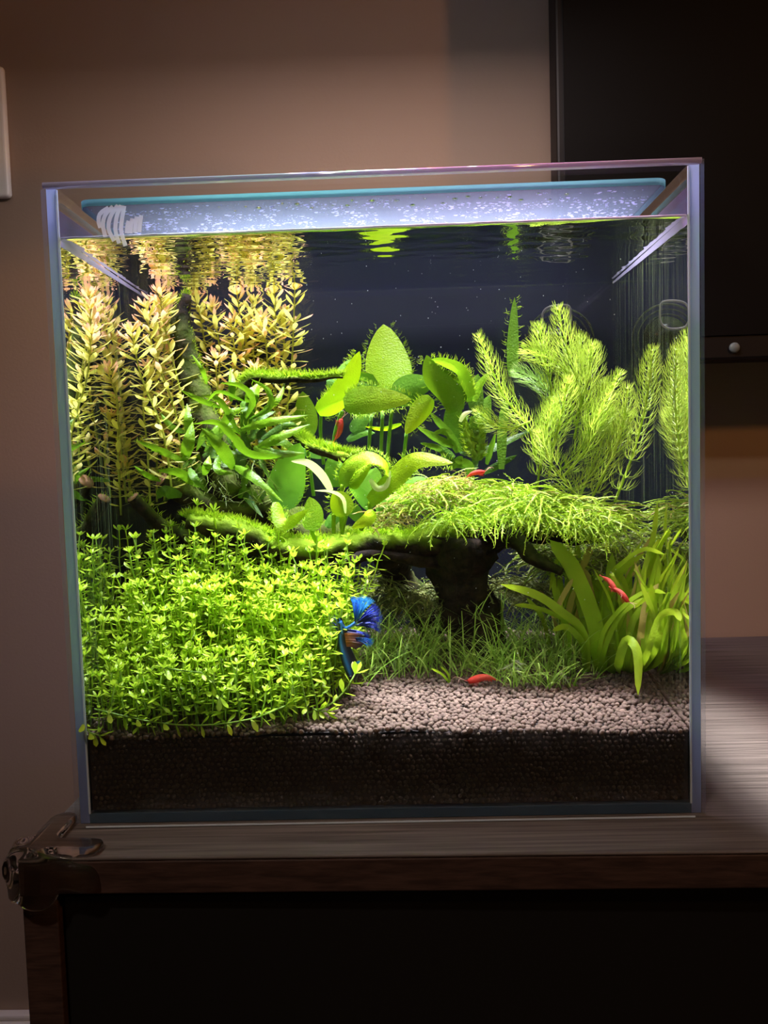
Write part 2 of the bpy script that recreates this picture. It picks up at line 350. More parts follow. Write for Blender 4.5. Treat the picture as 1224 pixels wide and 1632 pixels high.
# condensation
M['drop'] = frosted('water_drops', (.42, .42, .72), .3, .30, .05)
q = MB()
for i in range(9000):
    x = U(-.136, .136); y = ly0+.004+(ly1-ly0-.01)*U(0, 1)**.8; r = .00016+.00055*U(0, 1)**3
    if noise.noise((x*60, y*90, 1)) < -.15: continue
    vs = [Vector((x+r*math.cos(a)*1.9, y+r*math.sin(a), LZ-.0018)) for a in [k*math.pi/3 for k in range(6)]]
    vs += [Vector((x+.6*r*math.cos(a)*1.9, y+.6*r*math.sin(a), LZ-.0018-.5*r)) for a in [k*math.pi/3 for k in range(6)]]+[Vector((x, y, LZ-.0018-.7*r))]
    q.add(vs, [(k, (k+1) % 6, 6+(k+1) % 6, 6+k) for k in range(6)]+[(6+k, 6+(k+1) % 6, 12) for k in range(6)])
q.build('condensation', M['drop'], lid, kind='stuff')
M['bead'] = mat('clear_bead', (1, 1, 1), .0, IOR=1.33, Transmission_Weight=1.)
def ico(sub):
    import bmesh
    b = bmesh.new(); bmesh.ops.create_icosphere(b, subdivisions=sub, radius=1); b.verts.ensure_lookup_table()
    v = [x.co.copy() for x in b.verts]; f = [[y.index for y in x.verts] for x in b.faces]; b.free(); return v, f
IV1, IF1 = ico(1); IV2, IF2 = ico(2); IV3, IF3 = ico(3)
for i in range(26):
    q = MB(); x = -.075+i*.0068+U(-.002, .002); y = ly0+U(.004, .014); r = U(.0006, .0014)
    q.add([Vector((x+v.x*r*1.1, y+v.y*r, LZ-.0019-max(0, .2-v.z*.8)*r)) for v in IV2], IF2)
    q.build('water_bead', M['bead'], lid)

# lamp above the tank
lb = thing('light_bar', 'slim black light bar hanging above the aquarium, out of view', 'lamp', (.01, LAMP_Y, LAMP_Z))
q = MB(); q.box(-.13, .15, LAMP_Y-.045, LAMP_Y+.045, LAMP_Z, LAMP_Z+.014); bevel(q.build('housing', M['tv2'], lb, smooth=False), .003)
for s in (-.12, .14):
    q = MB(); q.tube([Vector((s, LAMP_Y, LAMP_Z+.012)), Vector((s, LAMP_Y, 1.5))], [.0007, .0007], 6); q.build('hanging_wire', M['grey'], lb)

# ------------------------------------------------------------------ water
WZ = .2790
M['wfront'] = bpy.data.materials.new('water_front'); M['wfront'].use_nodes = True
_nt = M['wfront'].node_tree; _nt.nodes.remove(_nt.nodes['Principled BSDF'])
g = N(M['wfront'], 'ShaderNodeBsdfGlass'); g.inputs['IOR'].default_value = 1.333; g.inputs['Roughness'].default_value = 0; g.inputs['Color'].default_value = (1, 1, 1, 1)
L(M['wfront'], g.outputs[0], out(M['wfront']).inputs[0])
M['wtop'] = sheet_glass('water_surface', 1.333, (1, 1, 1))
M['wside'] = sheet_glass('water_side', 1.333, (1, 1, 1), .0, .30); M['wback'] = sheet_glass('water_back', 1.333, (1, 1, 1))
q = MB(); nx, ny = 160, 100
wx = HX-T-.0003; y0, y1 = T+.0002, HY-T-.0012
vs = []
for j in range(ny+1):
    for i in range(nx+1):
        x = -wx+2*wx*i/nx; y = y0+(y1-y0)*(j/ny)
        edge = min(x+wx, wx-x, y-y0, y1-y)
        h = .00035*noise.noise((x*70, y*110, 0))+.0003*noise.noise((x*25+3, y*45, 5))+.0001*noise.noise((x*200, y*300, 2))
        h = h*min(1, edge/.006)+.0012*math.exp(-edge/.0011)
        vs.append(Vector((x, y, WZ+h)))
fs = [(j*(nx+1)+i, j*(nx+1)+i+1, (j+1)*(nx+1)+i+1, (j+1)*(nx+1)+i) for j in range(ny) for i in range(nx)]
q.add(vs, fs)
nt_ = len(fs)
def skirt(idx, cur, flip):
    q.cur = cur; b = [Vector((q.v[i].x, q.v[i].y, T+.0005)) for i in idx]; n = len(idx)
    base = len(q.v); q.v.extend(b); q.t.extend([0]*n)
    for k in range(n-1):
        f = (idx[k], idx[k+1], base+k+1, base+k); q.f.append(f[::-1] if flip else f); q.mi.append(cur)
skirt(list(range(nx+1)), 1, True)
skirt([ny*(nx+1)+i for i in range(nx+1)], 3, False)
skirt([j*(nx+1) for j in range(ny+1)], 2, False)
skirt([j*(nx+1)+nx for j in range(ny+1)], 2, True)
o = q.build('water', [M['wtop'], M['wfront'], M['wside'], M['wback']], smooth=True)
for p in o.data.polygons:
    if p.material_index: p.use_smooth = False
tag(o, 'clear water filling the glass aquarium to just below its rim', 'water', kind='stuff')

# ------------------------------------------------------------------ soil
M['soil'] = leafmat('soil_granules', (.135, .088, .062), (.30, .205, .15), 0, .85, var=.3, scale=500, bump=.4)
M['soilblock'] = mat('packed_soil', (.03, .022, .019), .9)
q = MB()
SX = .1442
gv = [[None]*31 for _ in range(49)]
vs = []; fs = []
for i in range(49):
    for j in range(31):
        x = -SX+2*SX*i/48; y = .0075+(.1785-.0075)*j/30; vs.append(Vector((x, y, soil_z(x, y)-.0016)))
fs = [(i*31+j, (i+1)*31+j, (i+1)*31+j+1, i*31+j+1) for i in range(48) for j in range(30)]
q.add(vs, fs)
b0 = len(q.v); q.add([Vector((-SX, .0075, T+.001)), Vector((SX, .0075, T+.001)), Vector((-SX, .0075, .041)), Vector((SX, .0075, .041))], [(0, 1, 3, 2)])
soil = thing('soil_bed', 'bed of brown rounded soil granules covering the aquarium floor', 'soil', (0, .09, T+.0005))
soil['kind'] = 'stuff'
q.build('packed_soil', M['soilblock'], soil, kind='stuff')
rng = np.random.default_rng(3)
Vs = []; Fs = []; Ts = []; cnt = 0
iv1 = np.array([v[:] for v in IV1]); if1 = np.array(IF1); iv2 = np.array([v[:] for v in IV2]); if2 = np.array(IF2)
def granule(x, y, z, r, hi=True):
    global cnt
    iv, if_ = (iv2, if2) if hi else (iv1, if1)
    k = iv.copy(); k = k*(1+.10*np.sin(k@rng.normal(0, 2.2, (3, 1))+rng.uniform(0, 6)))
    ax = rng.normal(size=(3, 3)); qq, _ = np.linalg.qr(ax); k = (k*np.array([1, rng.uniform(.75, 1), rng.uniform(.65, .9)])*r)@qq
    Vs.append(k+np.array([x, y, z])); Fs.append(if_+cnt); cnt += len(k)
    t = rng.uniform(0, .6)**1.3
    if rng.uniform() < .012: t = 1.9
    Ts.append(np.full(len(k), t))
sp = .0027
for i in range(int(2*SX/sp)):
    for j in range(int(.172/sp)):
        x = -SX+sp*(i+.5+.5*(j % 2))+U(-.0007, .0007); y = .0066+sp*j+U(-.0007, .0007)
        if abs(x) > SX-.0003 or y > .178: continue
        hi = y < .1 and x > -.06
        granule(x, y, soil_z(x, y)+U(-.0007, .0005), U(.00125, .0018), hi)
for s_ in (-1, 1):
    for j in range(70): granule(s_*(SX-.0009), .0072+.00246*j, soil_z(s_*SX, .0072+.00246*j)+.0002+U(-.0003, .0004), U(.0013, .0016), False)
n_top = len(Vs)
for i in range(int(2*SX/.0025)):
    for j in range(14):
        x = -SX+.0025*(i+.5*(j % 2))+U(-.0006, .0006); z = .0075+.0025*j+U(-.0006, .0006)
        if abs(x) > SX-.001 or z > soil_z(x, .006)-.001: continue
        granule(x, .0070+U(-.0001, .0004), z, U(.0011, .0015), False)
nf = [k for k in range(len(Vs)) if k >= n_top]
def soil_mesh(name, sel, ma):
    c_ = 0; F2 = []
    for k in sel: F2.append(Fs[k]-Fs[k].min()+c_); c_ += len(Vs[k])
    me = bpy.data.meshes.new(name); V_ = np.vstack([Vs[k] for k in sel])-np.array(soil.location)[None]
    me.from_pydata(V_.tolist(), [], np.vstack(F2).tolist())
    a = me.attributes.new('t', 'FLOAT', 'POINT'); a.data.foreach_set('value', np.concatenate([Ts[k] for k in sel]))
    me.materials.append(ma); me.polygons.foreach_set('use_smooth', [True]*len(me.polygons))
    o = bpy.data.objects.new(name, me); COL.objects.link(o); o.parent = soil; o['kind'] = 'stuff'
M['soilshade'] = leafmat('shaded_soil_granules', (.045, .030, .020), (.10, .07, .048), 0, .9, var=.3, scale=500, bump=.4)  # front-face granules: shade put into a darker base colour
soil_mesh('granules', range(n_top), M['soil']); soil_mesh('lower_granules', nf, M['soilshade'])

# ------------------------------------------------------------------ planting: materials
M['pearl'] = leafmat('pearlweed_green', (.21, .40, .010), (.60, .79, .045), .45, .42)
M['pearlstem'] = leafmat('pearlweed_stem', (.20, .38, .04), (.40, .60, .10), .3, .5)
M['rot'] = leafmat('rotala_leaf', (.80, .78, .17), (1.0, .52, .38), .5, .4)
M['rotpale'] = leafmat('rotala_pale_leaf', (.90, .86, .28), (1.0, .68, .45), .5, .4)
M['rotstem'] = leafmat('rotala_stem', (.45, .52, .08), (.55, .45, .10), .3, .5)
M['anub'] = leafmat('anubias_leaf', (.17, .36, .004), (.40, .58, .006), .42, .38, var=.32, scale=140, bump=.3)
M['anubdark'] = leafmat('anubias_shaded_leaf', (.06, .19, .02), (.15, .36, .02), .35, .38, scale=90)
M['pale'] = leafmat('pale_leaf', (.50, .68, .16), (.78, .85, .35), .4, .4)
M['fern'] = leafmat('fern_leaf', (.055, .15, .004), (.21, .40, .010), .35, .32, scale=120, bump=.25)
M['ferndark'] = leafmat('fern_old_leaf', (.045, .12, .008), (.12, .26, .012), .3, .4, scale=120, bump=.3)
M['strap'] = leafmat('strap_leaf', (.17, .36, .010), (.52, .72, .03), .45, .38, scale=120)
M['strapbrown'] = leafmat('aged_strap_leaf', (.38, .30, .06), (.60, .50, .12), .4, .5, scale=200)
M['horn'] = leafmat('hornwort_needle', (.26, .42, .03), (.66, .80, .11), .4, .45)
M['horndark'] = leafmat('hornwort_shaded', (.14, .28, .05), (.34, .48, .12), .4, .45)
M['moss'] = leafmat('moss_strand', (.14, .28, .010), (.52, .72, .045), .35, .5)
M['mossdark'] = leafmat('moss_dark', (.10, .15, .02), (.25, .26, .06), .3, .6)  # darker, browner tone for moss under the wood and fern roots
M['mossbrown'] = leafmat('moss_brown', (.30, .26, .05), (.55, .45, .14), .3, .6)
M['hair'] = leafmat('hairgrass_blade', (.26, .46, .05), (.64, .84, .20), .35, .45)
M['root'] = leafmat('pale_root', (.55, .60, .40), (.75, .78, .60), .3, .5)
M['fuzz'] = leafmat('algae_fuzz', (.24, .44, .008), (.52, .70, .03), .5, .6)
M['petiole'] = leafmat('petiole_green', (.10, .26, .03), (.22, .45, .05), .25, .5)

def mesh_obj(name, me, parent, mtx=None, label=None, kind=None):
    o = bpy.data.objects.new(name, me); COL.objects.link(o); o.parent = parent
    if mtx is not None: o.matrix_basis = mtx
    return tag(o, label, kind=kind)
def frame(loc, d, up, s=1.):
    d = d.normalized(); sd = up.cross(d); sd = sd.normalized() if sd.length > 1e-4 else d.orthogonal().normalized(); u = d.cross(sd)
    m_ = Matrix((d, sd, u)).transposed().to_4x4(); m_ = m_ @ Matrix.Scale(s, 4); m_.translation = loc; return m_
def leaf_mesh(name, Ln, Wd, prof, droop, ma, t=(0, 1), fold=.25, n=7):
    """leaf along +X, upper side +Z"""
    q = MB(); P = [Vector((Ln*k/(n-1), 0, droop*Ln*((k/(n-1))**2))) for k in range(n)]
    q.ribbon(P, [Wd*prof(k/(n-1)) for k in range(n)], Vector((0, 1, 0)), t, fold)
    o = q.build(name, ma); me = o.data; bpy.data.objects.remove(o); return me
ovate = lambda k: max(.02, math.sin(math.pi*min(1, k**.75)))**.75
spoon = lambda k: .22+.78*math.sin(math.pi*min(.97, k*.94+.03)**1.6)**.8 if k < .99 else .12

# ------------------------------------------------------------------ driftwood
M['wood'] = mat('driftwood_bark', (.03, .02, .014), .85, Specular_IOR_Level=.15)
def _wood():
    m_ = M['wood']; b = m_.node_tree.nodes['Principled BSDF']; g = N(m_, 'ShaderNodeNewGeometry'); no = N(m_, 'ShaderNodeTexNoise')
    no.inputs['Scale'].default_value = 220; no.inputs['Detail'].default_value = 6; L(m_, g.outputs['Position'], no.inputs['Vector'])
    cr = N(m_, 'ShaderNodeValToRGB'); e = cr.color_ramp.elements; e[0].position = .38; e[0].color = (.005, .0035, .003, 1); e[1].position = .72; e[1].color = (.035, .020, .014, 1)
    L(m_, no.outputs[0], cr.inputs[0])
    a = N(m_, 'ShaderNodeAttribute', attribute_name='t'); mx = N(m_, 'ShaderNodeMix', data_type='RGBA'); L(m_, a.outputs['Fac'], mx.inputs[0]); L(m_, cr.outputs[0], mx.inputs[6]); mx.inputs[7].default_value = (.22, .36, .012, 1)
    L(m_, mx.outputs[2], b.inputs['Base Color'])
    bp = N(m_, 'ShaderNodeBump'); bp.inputs['Strength'].default_value = .8; bp.inputs['Distance'].default_value = .002; L(m_, no.outputs[0], bp.inputs['Height']); L(m_, bp.outputs[0], b.inputs['Normal'])
_wood()
M['cut'] = mat('cut_wood_end', (.34, .17, .09), .7)
wood = thing('driftwood', 'dark branching driftwood coated with green algae, spanning the middle of the aquarium', 'driftwood', (.03, .12, .05))
def px(p): return at(p[0], p[1], p[2])
def pxm(Y): return (Y-CAM.y-(Y-YF)*.25)/F      # metres per pixel at depth Y (approximate)
def branch(pts, wid, algae=(0, 0), fuzz=0, seg=14, n=None, cut=False, fl=.005):
    C = [px(p) for p in pts]; n = n or max(8, len(pts)*7); P = smooth_path(C, n)
    Wp = [wid[0]+(0)]*0
    for i in range(n):
        u = i/(n-1)*(len(wid)-1); k = min(int(u), len(wid)-2); Wp.append((wid[k]*(1-(u-k))+wid[k+1]*(u-k))*.5*pxm(P[i].y))
    P = [p+Vector((noise.noise(p*60), noise.noise(p*60+Vector((5, 0, 0))), noise.noise(p*60+Vector((0, 9, 0)))))*.0016 for p in P]
    q = MB(); q.tube(P, Wp, seg, jit=.35)
    for i, v in enumerate(q.v):                      # algae grows where light reaches: tops, by patches
        k = min(i//seg, n-1); c = P[k]; nz = (v-c).normalized().z if (v-c).length > 1e-6 else 0
        q.t[i] = max(0, min(1, (nz*1.4+.2+noise.noise(v*80)*.8)))*algae[0] if algae[0] else 0
    o = q.build('branch', M['wood'], wood)
    if cut:
        d = (P[0]-P[1]).normalized(); c = MB(); c.tube([P[0]-d*.0002, P[0]+d*.0006], [Wp[0]*1.02]*2, 12, jit=.3); c.build('cut_end', M['cut'], o2) if False else c.build('cut_end', M['cut'], wood, label='reddish cut end of a branch')
    if fuzz:
        f = MB()
        for _ in range(fuzz):
            k = R.randrange(n-1); p = P[k].lerp(P[k+1], U(0, 1)); a = U(-1.1, 1.1)
            d = Vector((math.sin(a), U(-.5, .25), math.cos(a))).normalized(); b = p+d*Wp[k]*.92; Ln = fl*U(.4, 1.2)
            bend = Vector((U(-.6, .6), U(-.3, .3), U(-.1, .3)))
            f.ribbon([b, b+d*Ln*.5, b+(d+bend*.6).normalized()*Ln], [.00028, .0002, .00003], Vector((U(-1, 1), U(-1, 1), 0)), (0, 1), cols=2)
        f.build('algae_fuzz', M['fuzz'], wood, kind='stuff')
    return P
branch([(296, 470, .135), (287, 520, .135), (300, 570, .133), (312, 620, .130), (330, 670, .125), (350, 730, .118), (375, 790, .112)], [16, 34, 40, 46, 50, 56, 56], (.22, 0), 1100, 18, 34, fl=.003)
branch([(300, 832, .088), (350, 842, .09), (420, 868, .094), (490, 880, .098), (570, 866, .105), (650, 868, .112), (740, 850, .115), (800, 838, .115)], [26, 40, 48, 44, 40, 44, 70, 74], (.9, 0), 4200, 18, 60, fl=.0045)
branch([(740, 850, .118), (735, 905, .122), (745, 960, .125), (760, 1010, .128), (765, 1060, .13)], [110, 96, 84, 92, 100], (.1, 0), 0, 18, 30)
branch([(790, 835, .112), (830, 870, .10), (856, 898, .092), (894, 911, .085)], [44, 28, 22, 13], (.1, 0), 60, 14, 24, fl=.002)
branch([(790, 838, .115), (850, 850, .11), (905, 855, .105), (965, 860, .098)], [50, 34, 28, 16], (.3, 0), 100, 14, 24)
branch([(380, 640, .122), (398, 608, .120), (440, 606, .112), (490, 605, .106), (546, 602, .10)], [26, 18, 15, 11, 5], (1.0, 0), 1500, 12, 36, fl=.0045)
branch([(470, 690, .115), (500, 712, .105), (535, 726, .10), (572, 728, .10)], [14, 14, 20, 12], (1.0, 0), 1200, 12, 24, fl=.0045)
branch([(255, 766, .098), (300, 790, .105), (350, 815, .112), (420, 810, .12)], [26, 34, 40, 40], (.25, 0), 80, 14, 24, cut=True)
branch([(214, 793, .085), (240, 822, .09), (275, 850, .10), (330, 880, .11)], [19, 24, 28, 30], (.25, 0), 80, 14, 22, cut=True)
branch([(500, 905, .095), (545, 902, .094), (585, 886, .10), (640, 888, .105), (700, 900, .115)], [12, 20, 16, 16, 26], (0, 0), 0, 12, 26)
branch([(430, 880, .098), (470, 893, .095), (520, 900, .098), (548, 908, .105)], [16, 15, 13, 10], (0, 0), 0, 12, 20)
branch([(620, 870, .125), (640, 930, .14), (700, 1000, .15)], [60, 50, 60], (.1, 0), 0, 14, 18)
branch([(350, 790, .12), (420, 820, .13), (520, 860, .14), (640, 880, .14)], [60, 70, 60, 50], (.2, 0), 0, 14, 24)

# ------------------------------------------------------------------ leaf drawing by image control points
def blade(parent, name, ma, pts, w, Y0, Y1=None, roll=.2, prof=ovate, n=12, fold=.18, t=(.1, .9), wave=0., fuzz=0, label=None, rollto=None, ycurve=0.):
    Y1 = Y0 if Y1 is None else Y1; m_ = len(pts); C = []
    for i, p in enumerate(pts):
        k = i/(m_-1); C.append(p if isinstance(p, Vector) else at(p[0], p[1], Y0+(Y1-Y0)*k-ycurve*math.sin(math.pi*k)))
    P = smooth_path(C, n); sides = []; Wd = []
    rollto = roll if rollto is None else rollto
    for i, p in enumerate(P):
        k = i/(n-1); d = (P[min(i+1, n-1)]-P[max(i-1, 0)]).normalized(); v = (p-CAM).normalized()
        s = d.cross(v); s = s.normalized() if s.length > .05 else Vector((1, 0, 0)); a = roll+(rollto-roll)*k
        sides.append(s*math.cos(a)+v*math.sin(a)); Wd.append(w*.5*pxm(p.y)*prof(k))
    q = MB(); q.ribbon(P, Wd, sides, t, fold, 5, wave)
    o = q.build(name, ma, parent, label=label)
    if fuzz:
        f = MB()
        for _ in range(fuzz):
            k = R.randrange(1, n-1); c = R.choice((-1, 1)); s = sides[k]; b = P[k].lerp(P[min(k+1, n-1)], U(0, 1))+s*(Wd[k]*c); Ln = U(.0015, .004)
            d = (s*c+Vector((U(-.5, .5), U(-.5, .5), U(-.1, .8)))).normalized()
            f.ribbon([b, b+d*Ln*.5, b+(d+Vector((U(-.5, .5), 0, U(-.2, .6)))).normalized()*Ln], [.00014, .0001, .00003], Vector((U(-1, 1), .3, U(-1, 1))), (0, 1), cols=2)
        f.build('algae_fuzz', M['fuzz'], parent, kind='stuff')
    return P
def stalk(parent, pts, Y0, Y1, w, ma=None, name='stalk'):
    C = [at(p[0], p[1], Y0+(Y1-Y0)*i/(len(pts)-1)) for i, p in enumerate(pts)]; P = smooth_path(C, 10)
    q = MB(); q.tube(P, [w*.5*pxm(p.y) for p in P], 7, (.2, .6)); return q.build(name, ma or M['petiole'], parent)
strapf = lambda k: min(1, .55+k*1.6) if k < .75 else max(.03, math.sqrt(max(0, 1-((k-.75)/.25)**2)))
lance = lambda k: max(.03, (math.sin(math.pi*min(1, (k*.9+.1)**.85)))**.6) if k < .98 else .03
fernp = lambda k: max(.02, .82*(math.sin(math.pi*min(1, (k*.93+.07)**.9)))**.85) if k < .98 else .02
wide = lambda k: max(.03, math.sin(math.pi*min(1, (k*.97+.03)**.72))**.62) if k < .99 else .02

# broad-leaved plant at the back, centre
an = thing('anubias', 'broad leaved green plant with large fuzzy oval leaves standing tall in the aquarium centre', 'plant', tuple(at(590, 800, .125)))
A = M['anub']; AD = M['anubdark']
blade(an, 'leaf', A, [(628, 632), (616, 575), (611, 517)], 74, .150, .165, .15, wide, 16, .12, fuzz=160, label='tall pointed oval leaf')
blade(an, 'leaf', A, [(506, 657), (535, 640), (560, 600), (573, 560)], 40, .112, .105, -.35, wide, 16, .25, fuzz=220)
blade(an, 'leaf', A, [(548, 645), (590, 636), (656, 637)], 46, .098, .092, .2, wide, 16, .15, fuzz=260)
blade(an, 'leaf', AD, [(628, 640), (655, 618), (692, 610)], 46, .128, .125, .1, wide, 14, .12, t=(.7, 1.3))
blade(an, 'leaf', A, [(688, 634), (668, 658), (646, 692)], 34, .098, .092, .3, wide, 14, .2, fuzz=50)
blade(an, 'leaf', A, [(480, 700), (486, 665), (482, 624)], 42, .15, .152, .1, wide, 14, .12, t=(0, .3))
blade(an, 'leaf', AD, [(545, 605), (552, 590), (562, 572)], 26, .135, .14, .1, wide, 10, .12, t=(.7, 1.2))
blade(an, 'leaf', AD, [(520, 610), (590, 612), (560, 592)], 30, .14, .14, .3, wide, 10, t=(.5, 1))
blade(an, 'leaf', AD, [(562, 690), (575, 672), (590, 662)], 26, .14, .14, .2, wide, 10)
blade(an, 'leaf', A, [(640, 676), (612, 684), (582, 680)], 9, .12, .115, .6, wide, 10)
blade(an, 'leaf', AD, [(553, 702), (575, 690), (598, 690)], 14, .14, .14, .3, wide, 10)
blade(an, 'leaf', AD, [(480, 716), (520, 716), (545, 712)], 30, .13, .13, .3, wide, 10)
for a_ in (((512, 655), (511, 690), (516, 740)), ((545, 655), (534, 690), (528, 740)), ((592, 660), (588, 720), (590, 790)), ((610, 655), (607, 720), (603, 790)), ((648, 690), (644, 725), (636, 790)),
           ((486, 690), (492, 730), (500, 790)), ((625, 645), (620, 700), (612, 790)), ((638, 740), (642, 760), (640, 800))):
    stalk(an, a_, .115, .125, 6)
an2 = thing('anubias', 'low broad leaved plant with a fuzzy curled leaf, growing on the driftwood', 'plant', tuple(at(560, 835, .085)))
blade(an2, 'leaf', A, [(545, 775), (556, 745), (585, 728), (612, 738), (621, 762)], 34, .085, .072, .5, wide, 20, .2, fuzz=420, rollto=1.2, label='fuzzy leaf curling over at its tip')
blade(an2, 'leaf', M['pale'], [(590, 764), (602, 778), (616, 772), (622, 750)], 11, .071, .072, .4, lance, 12, .3, label='pale curled leaf underside')
blade(an2, 'leaf', A, [(588, 800), (628, 762), (665, 733), (722, 738)], 36, .08, .06, .5, lance, 18, .15, fuzz=120, t=(.3, 1.2))
blade(an2, 'leaf', M['pale'], [(527, 782), (512, 757), (490, 738), (464, 735)], 15, .08, .06, .5, lance, 14, .2, label='narrow pale green leaf')
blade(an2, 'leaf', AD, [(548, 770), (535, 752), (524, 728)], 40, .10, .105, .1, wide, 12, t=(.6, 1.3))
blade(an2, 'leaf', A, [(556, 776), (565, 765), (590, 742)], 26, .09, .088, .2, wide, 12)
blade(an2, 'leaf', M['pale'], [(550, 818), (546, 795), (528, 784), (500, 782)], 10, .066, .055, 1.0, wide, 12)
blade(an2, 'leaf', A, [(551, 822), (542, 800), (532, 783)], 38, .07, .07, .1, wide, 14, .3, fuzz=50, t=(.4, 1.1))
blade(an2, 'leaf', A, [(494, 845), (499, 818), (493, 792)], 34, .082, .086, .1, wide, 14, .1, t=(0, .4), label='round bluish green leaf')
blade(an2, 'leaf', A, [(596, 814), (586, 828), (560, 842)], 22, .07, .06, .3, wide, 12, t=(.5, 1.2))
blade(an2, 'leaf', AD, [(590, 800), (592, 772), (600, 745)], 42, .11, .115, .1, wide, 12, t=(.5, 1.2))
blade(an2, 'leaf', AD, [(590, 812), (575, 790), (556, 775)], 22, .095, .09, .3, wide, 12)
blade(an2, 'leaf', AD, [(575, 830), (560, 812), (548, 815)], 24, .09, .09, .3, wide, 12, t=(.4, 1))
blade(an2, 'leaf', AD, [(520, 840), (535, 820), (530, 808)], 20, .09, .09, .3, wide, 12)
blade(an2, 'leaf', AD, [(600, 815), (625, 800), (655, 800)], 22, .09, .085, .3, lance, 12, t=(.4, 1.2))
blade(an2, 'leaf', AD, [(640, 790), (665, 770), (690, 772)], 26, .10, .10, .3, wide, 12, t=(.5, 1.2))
for a_ in (((546, 772), (543, 800), (545, 845)), ((535, 790), (532, 820), (532, 850)), ((552, 820), (548, 835), (545, 850)), ((590, 800), (588, 820), (575, 845)), ((497, 845), (500, 855), (505, 865))):
    stalk(an2, a_, .085, .09, 7, M['anub'])
an3 = thing('anubias', 'single large ribbed dark green leaf beside the narrow leaved fern', 'plant', tuple(at(450, 830, .10)))
blade(an3, 'leaf', AD, [(448, 810), (458, 760), (478, 706)], 62, .098, .085, .35, wide, 16, .2, t=(0, 1.6), fuzz=60)
blade(an3, 'leaf', M['anub'], [(440, 800), (452, 835), (492, 812)], 26, .085, .07, .5, wide, 12, fuzz=160)
stalk(an3, [(449, 808), (448, 825), (452, 845)], .098, .10, 6)

# ferns
fern = thing('java_fern', 'narrow leaved fern with long curved dark green blades attached to the driftwood', 'plant', tuple(at(370, 760, .10)))
FG = M['fern']; FD = M['ferndark']
FL = [([(295, 737), (253, 718), (216, 702)], 16, .09, .075, FG, .6), ([(256, 767), (231, 756), (213, 742)], 11, .085, .075, FG, .4), ([(352, 650), (319, 638), (286, 621)], 12, .10, .09, FG, .4),
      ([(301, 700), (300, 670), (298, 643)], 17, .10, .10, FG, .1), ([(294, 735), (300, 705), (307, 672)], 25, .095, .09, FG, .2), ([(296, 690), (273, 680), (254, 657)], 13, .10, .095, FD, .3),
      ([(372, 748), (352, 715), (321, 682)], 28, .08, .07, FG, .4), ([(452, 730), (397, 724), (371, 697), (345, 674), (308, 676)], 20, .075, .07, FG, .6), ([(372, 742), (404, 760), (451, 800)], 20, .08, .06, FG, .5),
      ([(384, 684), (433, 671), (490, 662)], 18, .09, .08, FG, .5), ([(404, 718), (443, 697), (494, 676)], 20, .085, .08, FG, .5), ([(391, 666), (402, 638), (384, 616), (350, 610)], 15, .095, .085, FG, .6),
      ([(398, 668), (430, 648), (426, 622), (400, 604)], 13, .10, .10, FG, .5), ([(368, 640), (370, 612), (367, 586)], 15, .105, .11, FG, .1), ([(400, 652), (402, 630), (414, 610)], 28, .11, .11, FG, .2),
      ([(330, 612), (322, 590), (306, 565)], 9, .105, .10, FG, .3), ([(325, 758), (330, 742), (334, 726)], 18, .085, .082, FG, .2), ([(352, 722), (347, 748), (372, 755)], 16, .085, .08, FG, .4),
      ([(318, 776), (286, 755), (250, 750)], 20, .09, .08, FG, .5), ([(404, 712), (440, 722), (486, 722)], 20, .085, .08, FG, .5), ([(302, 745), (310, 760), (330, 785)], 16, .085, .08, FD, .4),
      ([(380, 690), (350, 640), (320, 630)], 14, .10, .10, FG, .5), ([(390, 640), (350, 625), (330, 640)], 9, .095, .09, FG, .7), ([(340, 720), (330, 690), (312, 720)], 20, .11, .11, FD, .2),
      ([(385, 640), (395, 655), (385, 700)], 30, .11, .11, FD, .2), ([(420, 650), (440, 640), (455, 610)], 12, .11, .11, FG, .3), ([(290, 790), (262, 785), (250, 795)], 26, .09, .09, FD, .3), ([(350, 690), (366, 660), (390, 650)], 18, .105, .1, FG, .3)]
for i, (P_, w_, a_, b_, mm, r_) in enumerate(FL):
    blade(fern, 'leaf', mm, P_, w_, a_, b_, r_, fernp, 16, .3, (U(0, .3), U(.6, 1.2)), wave=.2, fuzz=20 if i % 3 == 0 else 0, ycurve=.008)
for i in range(34):
    c = (370+U(-60, 60), 735+U(-50, 60)); a = U(-2.6, 2.9); Ln = U(35, 80); e = (c[0]+math.sin(a)*Ln, c[1]-math.cos(a)*Ln*.9)
    mdl = ((c[0]+e[0])/2+U(-8, 8), (c[1]+e[1])/2-12)
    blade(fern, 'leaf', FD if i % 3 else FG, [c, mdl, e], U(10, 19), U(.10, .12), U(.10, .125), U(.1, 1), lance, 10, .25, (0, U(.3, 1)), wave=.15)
q = MB()
for i in range(160):
    p = at(350+U(-50, 90), 770+U(-40, 30), U(.085, .115)); d = Vector((U(-1, 1), U(-1, 1), U(-1.2, .2))).normalized()*U(.006, .016)
    q.ribbon([p, p+d*.5+Vector((U(-.002, .002), 0, 0)), p+d], [.0003, .00025, .0001], Vector((U(-1, 1), U(-1, 1), 0)), (0, .4), cols=2)
q.build('rhizome_roots', M['mossdark'], fern, kind='stuff')

